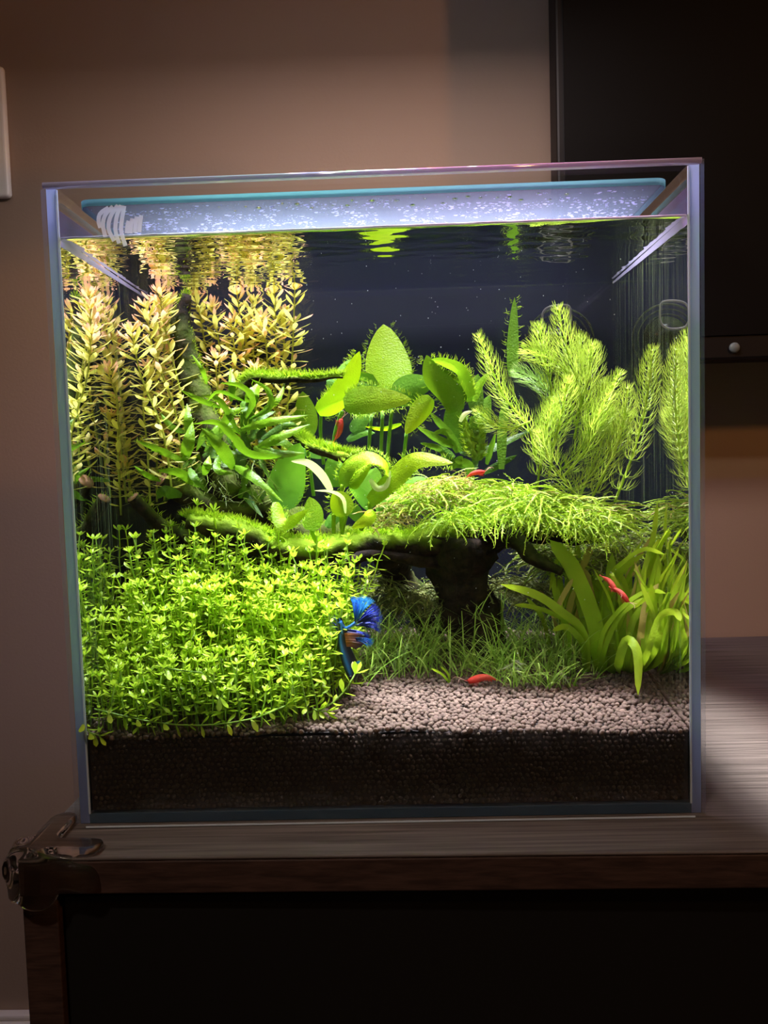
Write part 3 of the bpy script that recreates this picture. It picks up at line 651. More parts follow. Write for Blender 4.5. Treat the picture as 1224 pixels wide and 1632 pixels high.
fern2 = thing('java_fern', 'dark fern with a folded arching leaf and a crinkled leaf behind the moss', 'plant', tuple(at(745, 740, .12)))
blade(fern2, 'leaf', FG, [(727, 656), (717, 628), (690, 600), (680, 566)], 40, .10, .10, .15, lance, 16, .2, (.2, 1), fuzz=60)
blade(fern2, 'leaf', FG, [(752, 632), (743, 612), (733, 590), (708, 578), (686, 573)], 22, .098, .10, .5, lance, 16, .2, (.5, 1.2), fuzz=160, label='arching fuzzy leaf')
blade(fern2, 'leaf', FG, [(740, 640), (732, 615), (705, 592), (688, 580)], 14, .104, .10, .4, lance, 12, t=(.2, .8))
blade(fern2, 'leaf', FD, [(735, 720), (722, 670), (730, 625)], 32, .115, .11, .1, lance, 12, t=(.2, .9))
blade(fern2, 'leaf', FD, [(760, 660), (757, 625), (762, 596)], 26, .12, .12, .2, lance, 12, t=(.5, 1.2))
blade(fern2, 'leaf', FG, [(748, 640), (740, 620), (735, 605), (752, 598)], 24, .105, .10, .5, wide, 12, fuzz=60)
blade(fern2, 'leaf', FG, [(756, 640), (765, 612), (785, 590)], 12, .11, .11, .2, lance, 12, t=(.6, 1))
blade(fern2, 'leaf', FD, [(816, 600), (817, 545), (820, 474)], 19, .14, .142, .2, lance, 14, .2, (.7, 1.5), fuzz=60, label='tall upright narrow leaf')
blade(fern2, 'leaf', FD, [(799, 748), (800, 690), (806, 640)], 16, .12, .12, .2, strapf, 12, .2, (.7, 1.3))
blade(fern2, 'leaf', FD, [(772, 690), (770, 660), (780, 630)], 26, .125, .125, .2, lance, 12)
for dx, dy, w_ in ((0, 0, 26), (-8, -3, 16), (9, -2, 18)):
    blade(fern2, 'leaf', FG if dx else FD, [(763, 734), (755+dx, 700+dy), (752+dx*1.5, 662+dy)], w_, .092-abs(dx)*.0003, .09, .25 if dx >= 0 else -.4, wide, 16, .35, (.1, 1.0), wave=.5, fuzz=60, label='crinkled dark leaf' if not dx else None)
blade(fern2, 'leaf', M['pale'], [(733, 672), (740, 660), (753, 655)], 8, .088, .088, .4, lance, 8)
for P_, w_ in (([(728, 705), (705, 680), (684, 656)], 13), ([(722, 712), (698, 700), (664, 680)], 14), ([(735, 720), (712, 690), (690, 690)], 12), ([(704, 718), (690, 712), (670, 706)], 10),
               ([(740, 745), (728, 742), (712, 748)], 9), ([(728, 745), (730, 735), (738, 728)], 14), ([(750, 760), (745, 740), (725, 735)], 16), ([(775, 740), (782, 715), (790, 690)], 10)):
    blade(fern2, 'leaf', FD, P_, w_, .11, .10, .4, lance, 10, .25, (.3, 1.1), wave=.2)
for i in range(14):
    c = (745+U(-25, 40), 735+U(-30, 20)); a = U(-1.2, 1.2); Ln = U(30, 90); e = (c[0]+math.sin(a)*Ln, c[1]-math.cos(a)*Ln)
    blade(fern2, 'leaf', FD, [c, ((c[0]+e[0])/2+U(-6, 6), (c[1]+e[1])/2), e], U(10, 20), .125, .13, U(0, .6), lance, 10, t=(0, U(.2, .7)))

# ------------------------------------------------------------------ rotala: each stem a plant, each leaf a part
rl = [leaf_mesh('rotala_leaf', .0128, .00160, spoon, d, M['rot'], (0, tt), .2) for d in (.05, -.12, .2) for tt in (.0, .35, 1.1)]
rp = [leaf_mesh('rotala_leaf', .0136, .00175, spoon, d, M['rotpale'], (0, .25), .2) for d in (.05, -.12, .15)]
def rotala(pts, Y, label, pink=.6, pitch=.0038, leafscale=1., dense=0, pale=.3):
    C = [at(p[0], p[1], Y+(p[2] if len(p) > 2 else 0)) for p in pts]; L_ = sum((C[i+1]-C[i]).length for i in range(len(C)-1))
    n = max(10, int(L_/pitch)); P = smooth_path(C, n)
    r = thing('rotala', label, 'plant', tuple(P[0]), 'rotala stems along the back')
    q = MB(); q.tube(P, [.0007-.0002*i/n for i in range(n)], 6, (0, .5)); q.build('stem', M['rotstem'], r)
    a = U(0, 3)
    for i in range(1, n):
        d = (P[i]-P[i-1]).normalized(); k = i/(n-1); a += .9+U(-.25, .25); m_ = 3 if i < n*.75 else 4
        if U(0, 1) < .04: continue
        for j in range(m_):
            an_ = a+j*2*math.pi/m_; o1 = d.orthogonal().normalized(); o2 = d.cross(o1)
            rad = (o1*math.cos(an_)+o2*math.sin(an_)); up_ = .25+.5*k**6+U(-.2, .2); s = leafscale*U(.8, 1.1)*(1-.35*max(0, k-.85)/.15)
            dr = (rad+d*up_).normalized()
            me = R.choice(rp) if U(0, 1) < pale*(1-k) else rl[R.randrange(3)*3+(0 if U(0, 1) > pink*(.25+k*.6) else R.choice((1, 2)) if k < .9 else 2)]
            mesh_obj('leaf', me, r, frame(P[i]-P[0], dr, d, s))
    for j in range(9):           # whorled crown
        an_ = j*2.4; rad = Vector((math.cos(an_), math.sin(an_), U(.4, 1.6))).normalized()
        mesh_obj('leaf', rl[R.randrange(3)*3+(2 if U(0, 1) < pink+.2 else 1)], r, frame(P[-1]-P[0], rad, Vector((0, 0, 1)), leafscale*U(.4, .75)))
RO = [([(448, 760), (455, 680), (465, 580), (470, 462)], .150, 'tall rotala stem with a pink crown touching the water surface, nearest the open dark water', .5),
      ([(438, 760), (438, 680), (440, 560), (437, 468)], .158, 'thin rotala stem just behind the tallest pink-crowned one', .5),
      ([(420, 760), (428, 660), (425, 560), (416, 510)], .150, 'rotala stem with salmon tip, half a leaf lower than its tall neighbours', .6),
      ([(400, 760), (395, 650), (388, 560), (378, 470)], .152, 'pale rotala stem whose orange tip reaches the surface', .5),
      ([(360, 700), (365, 640), (375, 580), (368, 515)], .146, 'rotala stem with rosy leaves beside the upright branch', .8),
      ([(352, 700), (348, 650), (345, 600), (344, 572)], .135, 'short rotala stem with a bright pink crown in front of the upright branch top', 1.),
      ([(412, 700), (408, 650), (406, 620), (404, 590)], .135, 'short rotala stem with a tan orange crown above the mossy twig', .9),
      ([(355, 740), (353, 700), (351, 680), (350, 650)], .13, 'low rotala stem with pink tip among fern blades', 1.),
      ([(335, 740), (345, 640), (350, 560), (338, 490)], .16, 'rotala stem close behind the upright branch, reaching high', .3),
      ([(322, 740), (330, 600), (322, 520), (310, 472)], .165, 'rotala stem rising at the dark upright branch to the surface', .4),
      ([(268, 790), (272, 700), (275, 620), (268, 545)], .155, 'tan rotala stem on the outer side of the upright branch', .8),
      ([(280, 790), (285, 730), (276, 690), (268, 662)], .14, 'short tan rotala stem low beside the upright branch', .8),
      ([(262, 800), (262, 700), (262, 560), (270, 480)], .150, 'rotala stem rising close to the side glass corner', .6),
      ([(250, 800), (250, 700), (250, 600), (258, 500)], .135, 'rotala stem with sparse leaves close to the side glass', .5),
      ([(300, 760), (290, 640), (262, 520), (255, 468)], .120, 'rotala stem leaning to the side glass with pink crown at the surface', .9),
      ([(290, 760), (280, 660), (245, 560), (232, 490)], .105, 'rotala stem leaning to the side glass, half way back', .7),
      ([(275, 790), (260, 690), (225, 600), (210, 530)], .088, 'rotala stem leaning to the side glass, nearest of those at the side', .6),
      ([(380, 740), (385, 640), (390, 560), (398, 520)], .165, 'yellow rotala stem filling the gap behind the salmon tip', .3),
      ([(450, 740), (448, 660), (452, 560), (455, 500)], .166, 'yellow rotala stem at the dark back glass', .3),
      ([(410, 740), (412, 640), (402, 540), (405, 480)], .168, 'yellow rotala stem at the back glass reaching the surface', .3),
      ([(240, 820), (235, 720), (228, 640), (238, 590)], .12, 'greenish rotala stem at the side glass', .3)]
for P_, Y, lb_, pk in RO: rotala(P_, Y, lb_, pk)

# ------------------------------------------------------------------ pearlweed carpet
pl_me = [leaf_mesh('pearlweed_leaf', .0070, .00135, spoon, d, M['pearl'], (.25, .9), .25, 6) for d in (-.1, -.35, .15)]
def sprig_local(Ln, parts=False, bend=.1):
    """sprig growing up +Z from the origin; either joined into one mesh or with every leaf a part"""
    pit = .0044; n = max(4, int(Ln/pit)); bx, by = U(-bend, bend), U(-bend, bend)
    P = [Vector((bx*Ln*(i/n)**2+U(-.0006, .0006), by*Ln*(i/n)**2+U(-.0006, .0006), Ln*i/n)) for i in range(n+1)]
    q = MB(); q.tube(P, [.0004]*(n+1), 4, (0, 1)); fr = []; a = U(0, 3)
    for i in range(1, n+1):
        k = i/n; a += math.pi/2+U(-.2, .2)
        if k < .22: continue
        for j in range(2):
            an_ = a+j*math.pi; el = .22+U(-.3, .35)+(.5 if i == n else 0); d = Vector((math.cos(an_), math.sin(an_), el))
            fr.append((P[i], d, U(.75, 1.15)*(.72 if i >= n-1 else 1)*(.8+.2*k)))
    for j in range(4):
        an_ = j*math.pi/2+a+.7; fr.append((P[-1], Vector((math.cos(an_), math.sin(an_), U(1.0, 1.9))), U(.45, .65)))
    return P, q, fr
def joined(Ln, bend=.12):
    P, q, fr = sprig_local(Ln, bend=bend)
    for p, d, s in fr:
        m_ = frame(p, d, Vector((0, 0, 1)), s); me = R.choice(pl_me); dr = U(-.15, .15)
        vs = [m_ @ v.co for v in me.vertices]; q.add(vs, [tuple(f.vertices) for f in me.polygons], [.25+.65*v.co.x/.0070+dr for v in me.vertices])
    o = q.build('sprig', M['pearl']); me = o.data; bpy.data.objects.remove(o); return me
SP = {l: [joined(l, .14) for _ in range(6)] for l in (.022, .034, .048, .062, .078)}
def mound(Y): k = max(0, min(1, (Y-.010)/.080)); return .062+.075*k**.85
spr = []; tries = 0
while len(spr) < 300 and tries < 30000:
    tries += 1
    x = U(-.141, .0); y = .011+.088*U(0, 1)**1.15
    xmax = -.040+.019*min(1, max(0, (y-.008)/.045))
    if x > xmax: continue
    if any((x-a)**2+(y-b)**2 < .0048**2 for a, b, *_ in spr): continue
    top = mound(y)+U(-.012, .008)-.010*max(0, (x+.05)/.05 if x > -.05 else 0)*(1 if y > .03 else .3)+.006*math.sin(x*55+1)*(y/.09)
    if x < -.12: top -= .004
    spr.append((x, y, top))
spr.sort(key=lambda s: s[1])
nd = 0
rows_ = ['pressed to the front glass', 'in the front row', 'in the second row', 'in the third row', 'in the fourth row', 'in the fifth row', 'in the rear row', 'at the driftwood edge']
cols_ = ['beside the side glass', 'a little in from the side glass', 'left of the middle', 'in the middle', 'right of the middle', 'near the fish', 'at the open soil edge']
for i, (x, y, top) in enumerate(spr):
    z0 = soil_z(x, y)-.0015; Lr = max(.02, top-z0); ln = min(SP, key=lambda l: abs(l-Lr))
    rr = min(7, int((y-.011)/.011)); cc_ = min(6, int((x+.141)/.0185)); dl = top-mound(y)
    lab = '%s pearlweed sprig %s, %s' % ('tall' if dl > .0 else 'middling' if dl > -.008 else 'short', rows_[rr], cols_[cc_])
    grp = 'pearlweed sprigs of the thicket'
    near = y < .022 or (y > .075 and nd < 95) or x > -.03
    r = Vector((U(-.10, .10)-.25*(x < -.13)*0, U(-.14, .05), 0))
    if x > -.05: r.x += .14*U(0, 1)
    eul = Matrix.Rotation(U(0, 6.28), 4, 'Z'); tilt = Vector((r.x, r.y, 1)).to_track_quat('Z', 'Y').to_matrix().to_4x4()
    mt = Matrix.Translation((x, y, z0)) @ tilt @ eul
    if near and nd < 95:
        nd += 1
        e = thing('pearlweed', lab, 'plant', (0, 0, 0), grp); e.matrix_basis = mt; e['_local'] = 1
        P, q, fr = sprig_local(Lr, bend=.12); q.build('stem', M['pearlstem'], e)
        for p, d, s in fr: mesh_obj('leaf', R.choice(pl_me), e, frame(p, d, Vector((0, 0, 1)), s))
        del e['_local']
    else:
        o = mesh_obj('pearlweed', R.choice(SP[ln]), None); o.matrix_basis = mt @ Matrix.Diagonal((1, 1, Lr/ln, 1)); tag(o, lab, 'plant', grp)
q = MB()
for _ in range(330):
    x = U(-.141, -.018); y = U(.012, .098)
    if x > -.040+.020*min(1, max(0, (y-.008)/.045)): continue
    me = R.choice(SP[R.choice((.034, .048, .062) if y > .04 else (.022, .034))]); z0 = soil_z(x, y); mt = Matrix.Translation((x, y, z0)) @ Matrix.Rotation(U(0, 6), 4, 'Z') @ Matrix.Rotation(U(-.25, .25), 4, 'X')
    q.add([mt @ v.co for v in me.vertices], [tuple(f.vertices) for f in me.polygons], [a_.value for a_ in me.attributes['t'].data])
tag(q.build('pearlweed_undergrowth', M['pearl']), 'dense pearlweed undergrowth filling the thicket below its tips', 'plant', kind='stuff')
# runner on the open soil and the two twigs in front of the fish
def runner(pts, Y, label, step=.0055, grp=None):
    C = [at(p[0], p[1], Y) for p in pts]; L_ = sum((C[i+1]-C[i]).length for i in range(len(C)-1)); n = max(6, int(L_/step)); P = smooth_path(C, n)
    e = thing('pearlweed_runner', label, 'plant', tuple(P[0]), grp)
    q = MB(); q.tube(P, [.00042]*n, 5, (.3, 1)); q.build('stem', M['pearlstem'], e); a = U(0, 2)
    for i in range(1, n):
        d = (P[i]-P[i-1]).normalized(); a += 1.4
        for j in range(2 if i < n-1 else 5):
            an_ = a+j*(math.pi if i < n-1 else 1.25); o1 = d.orthogonal().normalized(); o2 = d.cross(o1)
            mesh_obj('leaf', R.choice(pl_me), e, frame(P[i]-P[0], (o1*math.cos(an_)+o2*math.sin(an_)+d*(.6 if i < n-1 else 1.3)), Vector((0, 0, 1)), U(.8, 1.1)))
runner([(488, 1136), (515, 1130), (540, 1112), (556, 1092), (566, 1074)], .020, 'pearlweed runner reaching over the open soil below the fish')
runner([(498, 1128), (506, 1133), (520, 1134)], .018, 'tiny pearlweed shoot lying on the soil beside the runner')
runner([(150, 1130), (240, 1150), (320, 1156), (400, 1146), (455, 1125)], .0065, 'long pale pearlweed runner lying along the front glass')
runner([(130, 1140), (140, 1165), (158, 1172)], .0065, 'pearlweed shoot drooping over the soil in the front glass corner')
runner([(250, 1060), (280, 1068), (330, 1075), (350, 1110)], .010, 'thin bare pearlweed runner winding down the thicket', .012)

# ------------------------------------------------------------------ hairgrass
def tuft(x, y, n, h, label, spread=.5, col=None):
    z = soil_z(x, y)-.001; e = MB()
    for i in range(n):
        bx, by = x+U(-.009, .009), y+U(-.007, .007); a = U(0, 6.28); s = U(.1, spread); Ln = h*U(.45, 1.15); dr = Vector((math.cos(a)*s, math.sin(a)*s, 1)).normalized()
        curl = Vector((math.cos(a+U(-.8, .8)), math.sin(a+U(-.8, .8)), -U(.0, .9)))
        P = []; p = Vector((bx, by, z)); d = dr.copy()
        for k in range(8): P.append(p.copy()); p = p+d*(Ln/7); d = (d+curl*.13*U(.6, 1.4)).normalized()
        tt = U(0, .9); e.ribbon(P, [.00036, .00036, .00036, .00035, .00032, .00028, .00022, .00007], Vector((math.sin(a)+U(-.5, .5), -math.cos(a), U(-.3, .3))), (tt*.4, tt), cols=2, fold=0)
    o = e.build('hairgrass', M['hair']); return tag(o, label, 'grass', 'hairgrass tufts behind the open soil')
places = ['beside the blue fish', 'behind the blue fish', 'next along from the fish', 'before the dark driftwood trunk', 'behind the red shrimp', 'at the middle of the lawn', 'behind the pale roots', 'next to the strap leaves', 'spilling over by the strap leaves']
k_ = 0
for row, Y in enumerate((.088, .102, .118, .135)):
    for i in range(11):
        x = -.028+.0135*i+U(-.003, .003)+row*.002
        if x > .112: continue
        k_ += 1
        tuft(x, Y+U(-.004, .004), 26 if row < 2 else 20, .034+.007*row+(.004 if i > 5 else 0), 'hairgrass tuft %s, %s row' % (places[min(8, int(i*.85))], ('front', 'second', 'third', 'rear')[row]), 1.4 if i > 4 else 1.0)
for (X_, Y_, n_) in ((.070, .070, 34), (.082, .068, 40), (.094, .072, 30), (.06, .078, 26), (-.02, .072, 16), (-.008, .080, 16)):
    tuft(X_, Y_, n_, .030, 'low hairgrass tuft leaning over open soil, %s' % {.070: 'behind the white roots', .082: 'beside the drooping strap blade', .094: 'under the drooping strap blade', .06: 'just past the red shrimp', -.02: 'below the blue fish', -.008: 'just past the fish tail'}[X_], 1.3)
q = MB()
for c in ((893, 1090), (820, 1078), (822, 1070)):
    for i in range(9):
        p = at(c[0]+U(-6, 6), c[1]-18, .068); a = U(-1.1, 1.1); Ln = U(.005, .012); d = Vector((math.sin(a), -.5, -math.cos(a)*.6))
        q.ribbon([p, p+d*Ln*.5+Vector((U(-.001, .001), 0, 0)), p+d*Ln+Vector((U(-.002, .002), 0, .001))], [.00025, .0002, .0001], Vector((.5, 0, 1)), (0, 1), cols=2)
tag(q.build('grass_roots', M['root']), 'white hair-thin roots of uprooted hairgrass lying on the soil', 'root', kind='stuff')
sd = thing('seedling', 'tiny two-bladed grass seedling on open soil beside the red shrimp', 'plant', tuple(at(716, 1088, .07)))
blade(sd, 'leaf', M['strap'], [(716, 1089), (705, 1075), (687, 1065)], 4, .07, .06, .4, strapf, 8); blade(sd, 'leaf', M['strap'], [(717, 1089), (714, 1074), (702, 1062)], 4, .07, .068, .3, strapf, 8)

# ------------------------------------------------------------------ strap-leaved plants
SG = M['strap']; SB = M['strapbrown']
def straps(label, base, rows):
    e = thing('sagittaria', label, 'plant', base, 'strap leaved plants in the corner')
    for P_, w_, a_, b_, mm, r_ in rows:
        if P_[0][1] > 985:
            v = at(min(P_[0][0], 1012), P_[0][1], max(a_, .094)); v.z = soil_z(v.x, v.y)-.001; P_ = [v]+list(P_)
        blade(e, 'leaf', mm, P_, w_, a_, b_, r_, strapf, 18, .12, (U(0, .4), U(.6, 1.1)), wave=.05)
straps('strap leaved plant whose longest blade arches out over the hairgrass', tuple(at(935, 1060, .085)), [
    ([(935, 1040), (925, 1002), (894, 975), (854, 948), (798, 931)], 15, .085, .06, SG, .5), ([(905, 1000), (880, 978), (846, 967), (820, 964)], 8, .09, .075, SG, .5),
    ([(955, 1050), (945, 985), (912, 905), (877, 861)], 27, .085, .085, SG, .3), ([(935, 1010), (922, 940), (920, 862)], 15, .10, .11, SG, .2),
    ([(948, 990), (938, 930), (930, 905)], 12, .10, .10, SB, .2), ([(926, 908), (934, 890), (942, 872)], 12, .095, .09, SB, .3), ([(880, 985), (893, 958), (913, 922)], 9, .09, .085, SB, .3),
    ([(930, 1030), (905, 1000), (880, 1005)], 10, .08, .07, SG, .4), ([(905, 1010), (890, 960), (880, 915)], 12, .11, .11, SG, .2), ([(915, 1000), (895, 940), (890, 905)], 9, .115, .12, SG, .2)])
straps('strap leaved plant with a blade drooping in front onto the open soil', tuple(at(990, 1062, .075)), [
    ([(985, 1060), (998, 1020), (1016, 1040), (1017, 1108)], 15, .072, .045, SG, .3), ([(972, 1060), (970, 975), (976, 880)], 20, .085, .09, SG, .2),
    ([(1000, 1045), (1008, 990), (1034, 964), (1052, 985), (1055, 1010), (1038, 1038)], 13, .07, .05, SG, .5), ([(1002, 1060), (1000, 1010), (1003, 960)], 16, .08, .09, SG, .2),
    ([(955, 1040), (965, 1000), (1000, 960), (1034, 941), (1062, 946)], 9, .08, .05, SG, .6), ([(960, 1045), (985, 985), (1020, 958), (1050, 960)], 10, .078, .05, SG, .6),
    ([(1020, 1050), (1018, 1020), (1026, 1012)], 16, .07, .06, SG, .3), ([(1015, 1060), (1035, 1050), (1036, 1030), (1026, 1022)], 14, .07, .06, SG, .4)])
straps('strap leaved plant with thin arching blades crossing above the shrimps', tuple(at(975, 1050, .10)), [
    ([(970, 1010), (972, 925), (990, 898), (1026, 875), (1060, 884)], 8, .10, .06, SG, .6), ([(972, 1000), (978, 924), (996, 904), (1027, 882)], 11, .10, .08, SG, .5),
    ([(965, 1010), (968, 950), (985, 905)], 12, .11, .11, SG, .3), ([(980, 1030), (1000, 950), (1000, 890)], 13, .11, .10, SG, .3), ([(960, 1010), (950, 940), (945, 890)], 10, .12, .12, SG, .3),
    ([(985, 1030), (1010, 960), (1020, 900)], 13, .09, .07, SG, .3), ([(948, 922), (965, 922), (985, 935), (1000, 958)], 7, .08, .075, SG, .5)])
straps('strap leaved plant pressed against the side glass with spotted yellow blades', tuple(at(1028, 1050, .06)), [
    ([(1030, 1050), (1040, 990), (1038, 930)], 16, .055, .05, SG, .2), ([(1025, 1050), (1028, 1000), (1045, 950), (1050, 900)], 11, .06, .05, SG, .3), ([(1040, 1040), (1052, 1000), (1062, 975)], 14, .05, .035, SG, .4),
    ([(1022, 1040), (1015, 960), (1040, 860), (1048, 800)], 9, .07, .06, SG, .4), ([(1030, 1045), (1050, 985), (1075, 975), (1085, 990)], 12, .045, .028, SG, .5), ([(1020, 1020), (1030, 960), (1050, 930)], 12, .06, .05, SB, .4)])
for i in range(3):
    rows = []
    for j in range(8):
        b = (890+i*45+U(-16, 16), 1030+U(-10, 10)); a = U(-.8, .8); Ln = U(70, 150); e = (b[0]+math.sin(a)*Ln*.8, b[1]-Ln); rows.append(([b, (b[0]+math.sin(a)*Ln*.25, b[1]-Ln*.6), e], U(7, 14), .125, .12+U(-.02, .02), SG if j % 4 else SB, U(0, .7)))
    straps('dim strap leaved plant in the rear of the corner, %s' % ('behind the arching blade', 'behind the two shrimps', 'at the side glass')[i], tuple(at(900+i*40, 1040, .125)), rows)

for i, (bx, Y, yb) in enumerate(((1000, .088, 1040), (1030, .070, 1045), (1048, .055, 1045), (960, .100, 1035))):
    rows = []
    for j in range(9):
        b = (bx+U(-14, 14), yb+U(-8, 8)); a = U(-.5, .6); Ln = U(80, 190); e = (b[0]+math.sin(a)*Ln*.7+U(-10, 10), b[1]-Ln)
        hook = [(e[0]+U(-30, 30), e[1]+U(10, 60))] if j % 3 == 0 else []
        rows.append(([b, (b[0]+math.sin(a)*Ln*.2, b[1]-Ln*.55), e]+hook, U(6, 11), Y, Y+U(-.02, .01), SB if j == 4 else SG, U(0, .9)))
    straps('narrow strap leaved plant %s' % ('behind the drooping bright blade', 'beside the side glass, with hooked tips', 'closest to the side glass, with upright tips', 'between the brown blades and the shrimps')[i], tuple(at(bx, yb, Y)), rows)

# ------------------------------------------------------------------ hornwort
def hornwort(pts, Y0, Y1, label, nl=.0150, ma='horn', pitch=.0022, per=9, dens0=.25):
    C = [at(p[0], p[1], Y0+(Y1-Y0)*i/(len(pts)-1)) for i, p in enumerate(pts)]; L_ = sum((C[i+1]-C[i]).length for i in range(len(C)-1))
    P = smooth_path(C, max(12, int(L_/pitch)))[::-1]; n = len(P)      # base -> tip
    e = thing('hornwort', label, 'plant', tuple(P[0]), 'feathery hornwort stems')
    q = MB(); q.tube(P, [.0007*(1-.5*i/n) for i in range(n)], 6, (.2, .9)); q.build('stem', M[ma], e)
    q = MB()
    for i in range(1, n):
        k = i/(n-1)
        if k < .6 and (i % (3 if k < dens0 else 2)): continue
        d = (P[i]-P[i-1]).normalized(); o1 = d.orthogonal().normalized(); o2 = d.cross(o1); a0 = U(0, 6)
        for j in range(per):
            an_ = a0+j*2*math.pi/per+U(-.15, .15); rad = o1*math.cos(an_)+o2*math.sin(an_); s = nl*U(.75, 1.1)*(1-.55*max(0, k-.8)/.2)
            lift = .25+.5*max(0, k-.6)+U(-.15, .2); d0 = (rad+d*lift).normalized(); d1 = (rad*.8+d*(lift+.7)+Vector((0, 0, .1))).normalized()
            a = P[i]; b = a+d0*s*.4; sd = d0.cross(d1); sd = sd if sd.length > .01 else o1; tt = U(.1, .5)
            q.ribbon([a, b], [.00024, .00023], sd, (tt*.6, tt), cols=2)
            for g_ in (-1, 1):
                sp_ = sd.normalized()*g_*.22; q.ribbon([b, b+(d1+sp_).normalized()*s*.35, b+((d1+sp_).normalized()*.75+d*.25).normalized()*s*.62], [.00021, .00018, .00004], sd, (tt, tt+.5), cols=2)
    q.build('needles', M[ma], e, kind='stuff')
hornwort([(890, 494), (906, 566), (923, 617), (920, 658), (871, 706), (861, 750)], .095, .10, 'largest feathery hornwort plume, its tip below the suction cup')
hornwort([(764, 538), (803, 631), (841, 679), (856, 740)], .085, .10, 'slender hornwort plume leaning toward the open dark water', .0115)
hornwort([(762, 655), (790, 678), (815, 682), (845, 672)], .085, .092, 'short sideways hornwort shoot with a reddish tip above the moss', .0095)
hornwort([(985, 598), (947, 672), (935, 715), (892, 765)], .085, .095, 'hornwort plume bending toward the side glass', .0125)
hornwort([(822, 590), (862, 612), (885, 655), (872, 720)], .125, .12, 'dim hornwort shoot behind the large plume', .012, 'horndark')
hornwort([(836, 556), (868, 568), (906, 596), (918, 640)], .105, .10, 'yellowish hornwort side shoot beneath the suction cup', .011)
hornwort([(942, 552), (938, 600), (925, 650), (915, 700)], .10, .10, 'hornwort shoot rising beside the large plume, toward the side glass', .013)
hornwort([(975, 655), (945, 690), (915, 730), (880, 760)], .09, .10, 'low hornwort shoot spreading under the plumes', .012)
hornwort([(905, 605), (895, 660), (885, 700), (875, 760)], .08, .095, 'hornwort shoot in front of the large plume', .012)
hornwort([(960, 610), (965, 680), (945, 740), (925, 790)], .105, .11, 'hornwort shoot near the back corner', .013)
hornwort([(1000, 620), (990, 690), (965, 750), (940, 800)], .075, .09, 'hornwort shoot brushing the side glass', .0125)
hornwort([(880, 640), (868, 690), (862, 730), (856, 780)], .09, .10, 'sparse hornwort stem low between the plumes', .012, dens0=.6)
hornwort([(1040, 560), (1030, 640), (1010, 720), (980, 800)], .05, .075, 'hornwort plume closest to the front, along the side glass', .012)

hornwort([(858, 520), (870, 580), (880, 640), (870, 700)], .11, .105, 'hornwort shoot just beside the upright dark leaf, under the cup clip', .013)
hornwort([(925, 540), (930, 600), (945, 660), (930, 720)], .118, .11, 'hornwort shoot filling the gap behind the large plume', .014)
hornwort([(1000, 660), (970, 720), (930, 770), (890, 800)], .085, .095, 'hornwort shoot lying along the moss to the side glass', .014)
hornwort([(860, 690), (880, 740), (910, 780), (930, 800)], .08, .085, 'hornwort shoot resting on the moss sprays', .013)
# ------------------------------------------------------------------ moss
def moss(label, n, region, Y, drop, ln, mats, name='java_moss', flat=.5):
    e = thing(name, label, 'moss', tuple(at(*region[0], Y[0])))
    for mi_, (mk, fr_) in enumerate(mats):
        q = MB()
        for _ in range(int(n*fr_)):
            k = U(0, len(region)-1.001); i = int(k); f = k-i; c = (region[i][0]*(1-f)+region[i+1][0]*f+U(-14, 14), region[i][1]*(1-f)+region[i+1][1]*f+U(-16, 16))
            p = at(c[0], c[1], U(*Y)); a = U(0, 6.28); d = Vector((math.cos(a), math.sin(a)*.8-.25, U(-.2, .6))).normalized(); Ln = ln*U(.4, 1.2); P = []; m_ = 7
            for s in range(m_): P.append(p.copy()); p = p+d*Ln/m_; d = (d+Vector((U(-.25, .25), U(-.25, .25), -drop*U(.2, .5)))).normalized()
            tt = U(0, .5); w = .00034; sd = Vector((U(-1, 1), U(-1, 1), U(-1, 1)))
            q.ribbon(P, [w]*(m_-1)+[w*.5], sd, (tt, tt+.4), cols=2)
            for s in range(1, m_):
                for g_ in (0, 1):
                    b = P[s].lerp(P[s-1], g_*.5); rd = Vector((U(-1, 1), U(-1, 1), U(-.6, .8))).normalized(); dd = (d+rd*1.1).normalized()*U(.0010, .0024)
                    q.add([b-dd.orthogonal().normalized()*.00028, b+dd.orthogonal().normalized()*.00028, b+dd], [(0, 1, 2)], tt+.5)
        q.build('moss_strands', M[mk], e, kind='stuff')
moss('bright green moss cushion spilling over the thick driftwood branch', 520, [(640, 800), (680, 790), (730, 785), (790, 790), (850, 805)], (.075, .115), .5, .020, [('moss', .85), ('mossbrown', .15)])
moss('bright moss sprays fanning out below the hornwort', 800, [(800, 785), (850, 800), (900, 812), (950, 820), (985, 835)], (.07, .115), .42, .028, [('moss', .95), ('mossbrown', .05)])
moss('drooping moss fringe hanging from the driftwood end', 380, [(700, 830), (760, 820), (830, 815), (900, 830), (980, 850)], (.066, .08), 1.0, .022, [('moss', 1.)])
moss('thin brownish moss tangle among the broad leaves', 520, [(600, 830), (640, 815), (670, 785), (710, 775), (740, 775)], (.08, .105), .4, .016, [('mossbrown', .55), ('moss', .45)])
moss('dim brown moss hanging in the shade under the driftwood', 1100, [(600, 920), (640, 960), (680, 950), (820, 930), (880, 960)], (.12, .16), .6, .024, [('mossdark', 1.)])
moss('dim moss under the hornwort at the back of the corner', 900, [(850, 880), (900, 900), (960, 890), (1000, 860)], (.11, .15), .5, .024, [('mossdark', .6), ('moss', .4)])

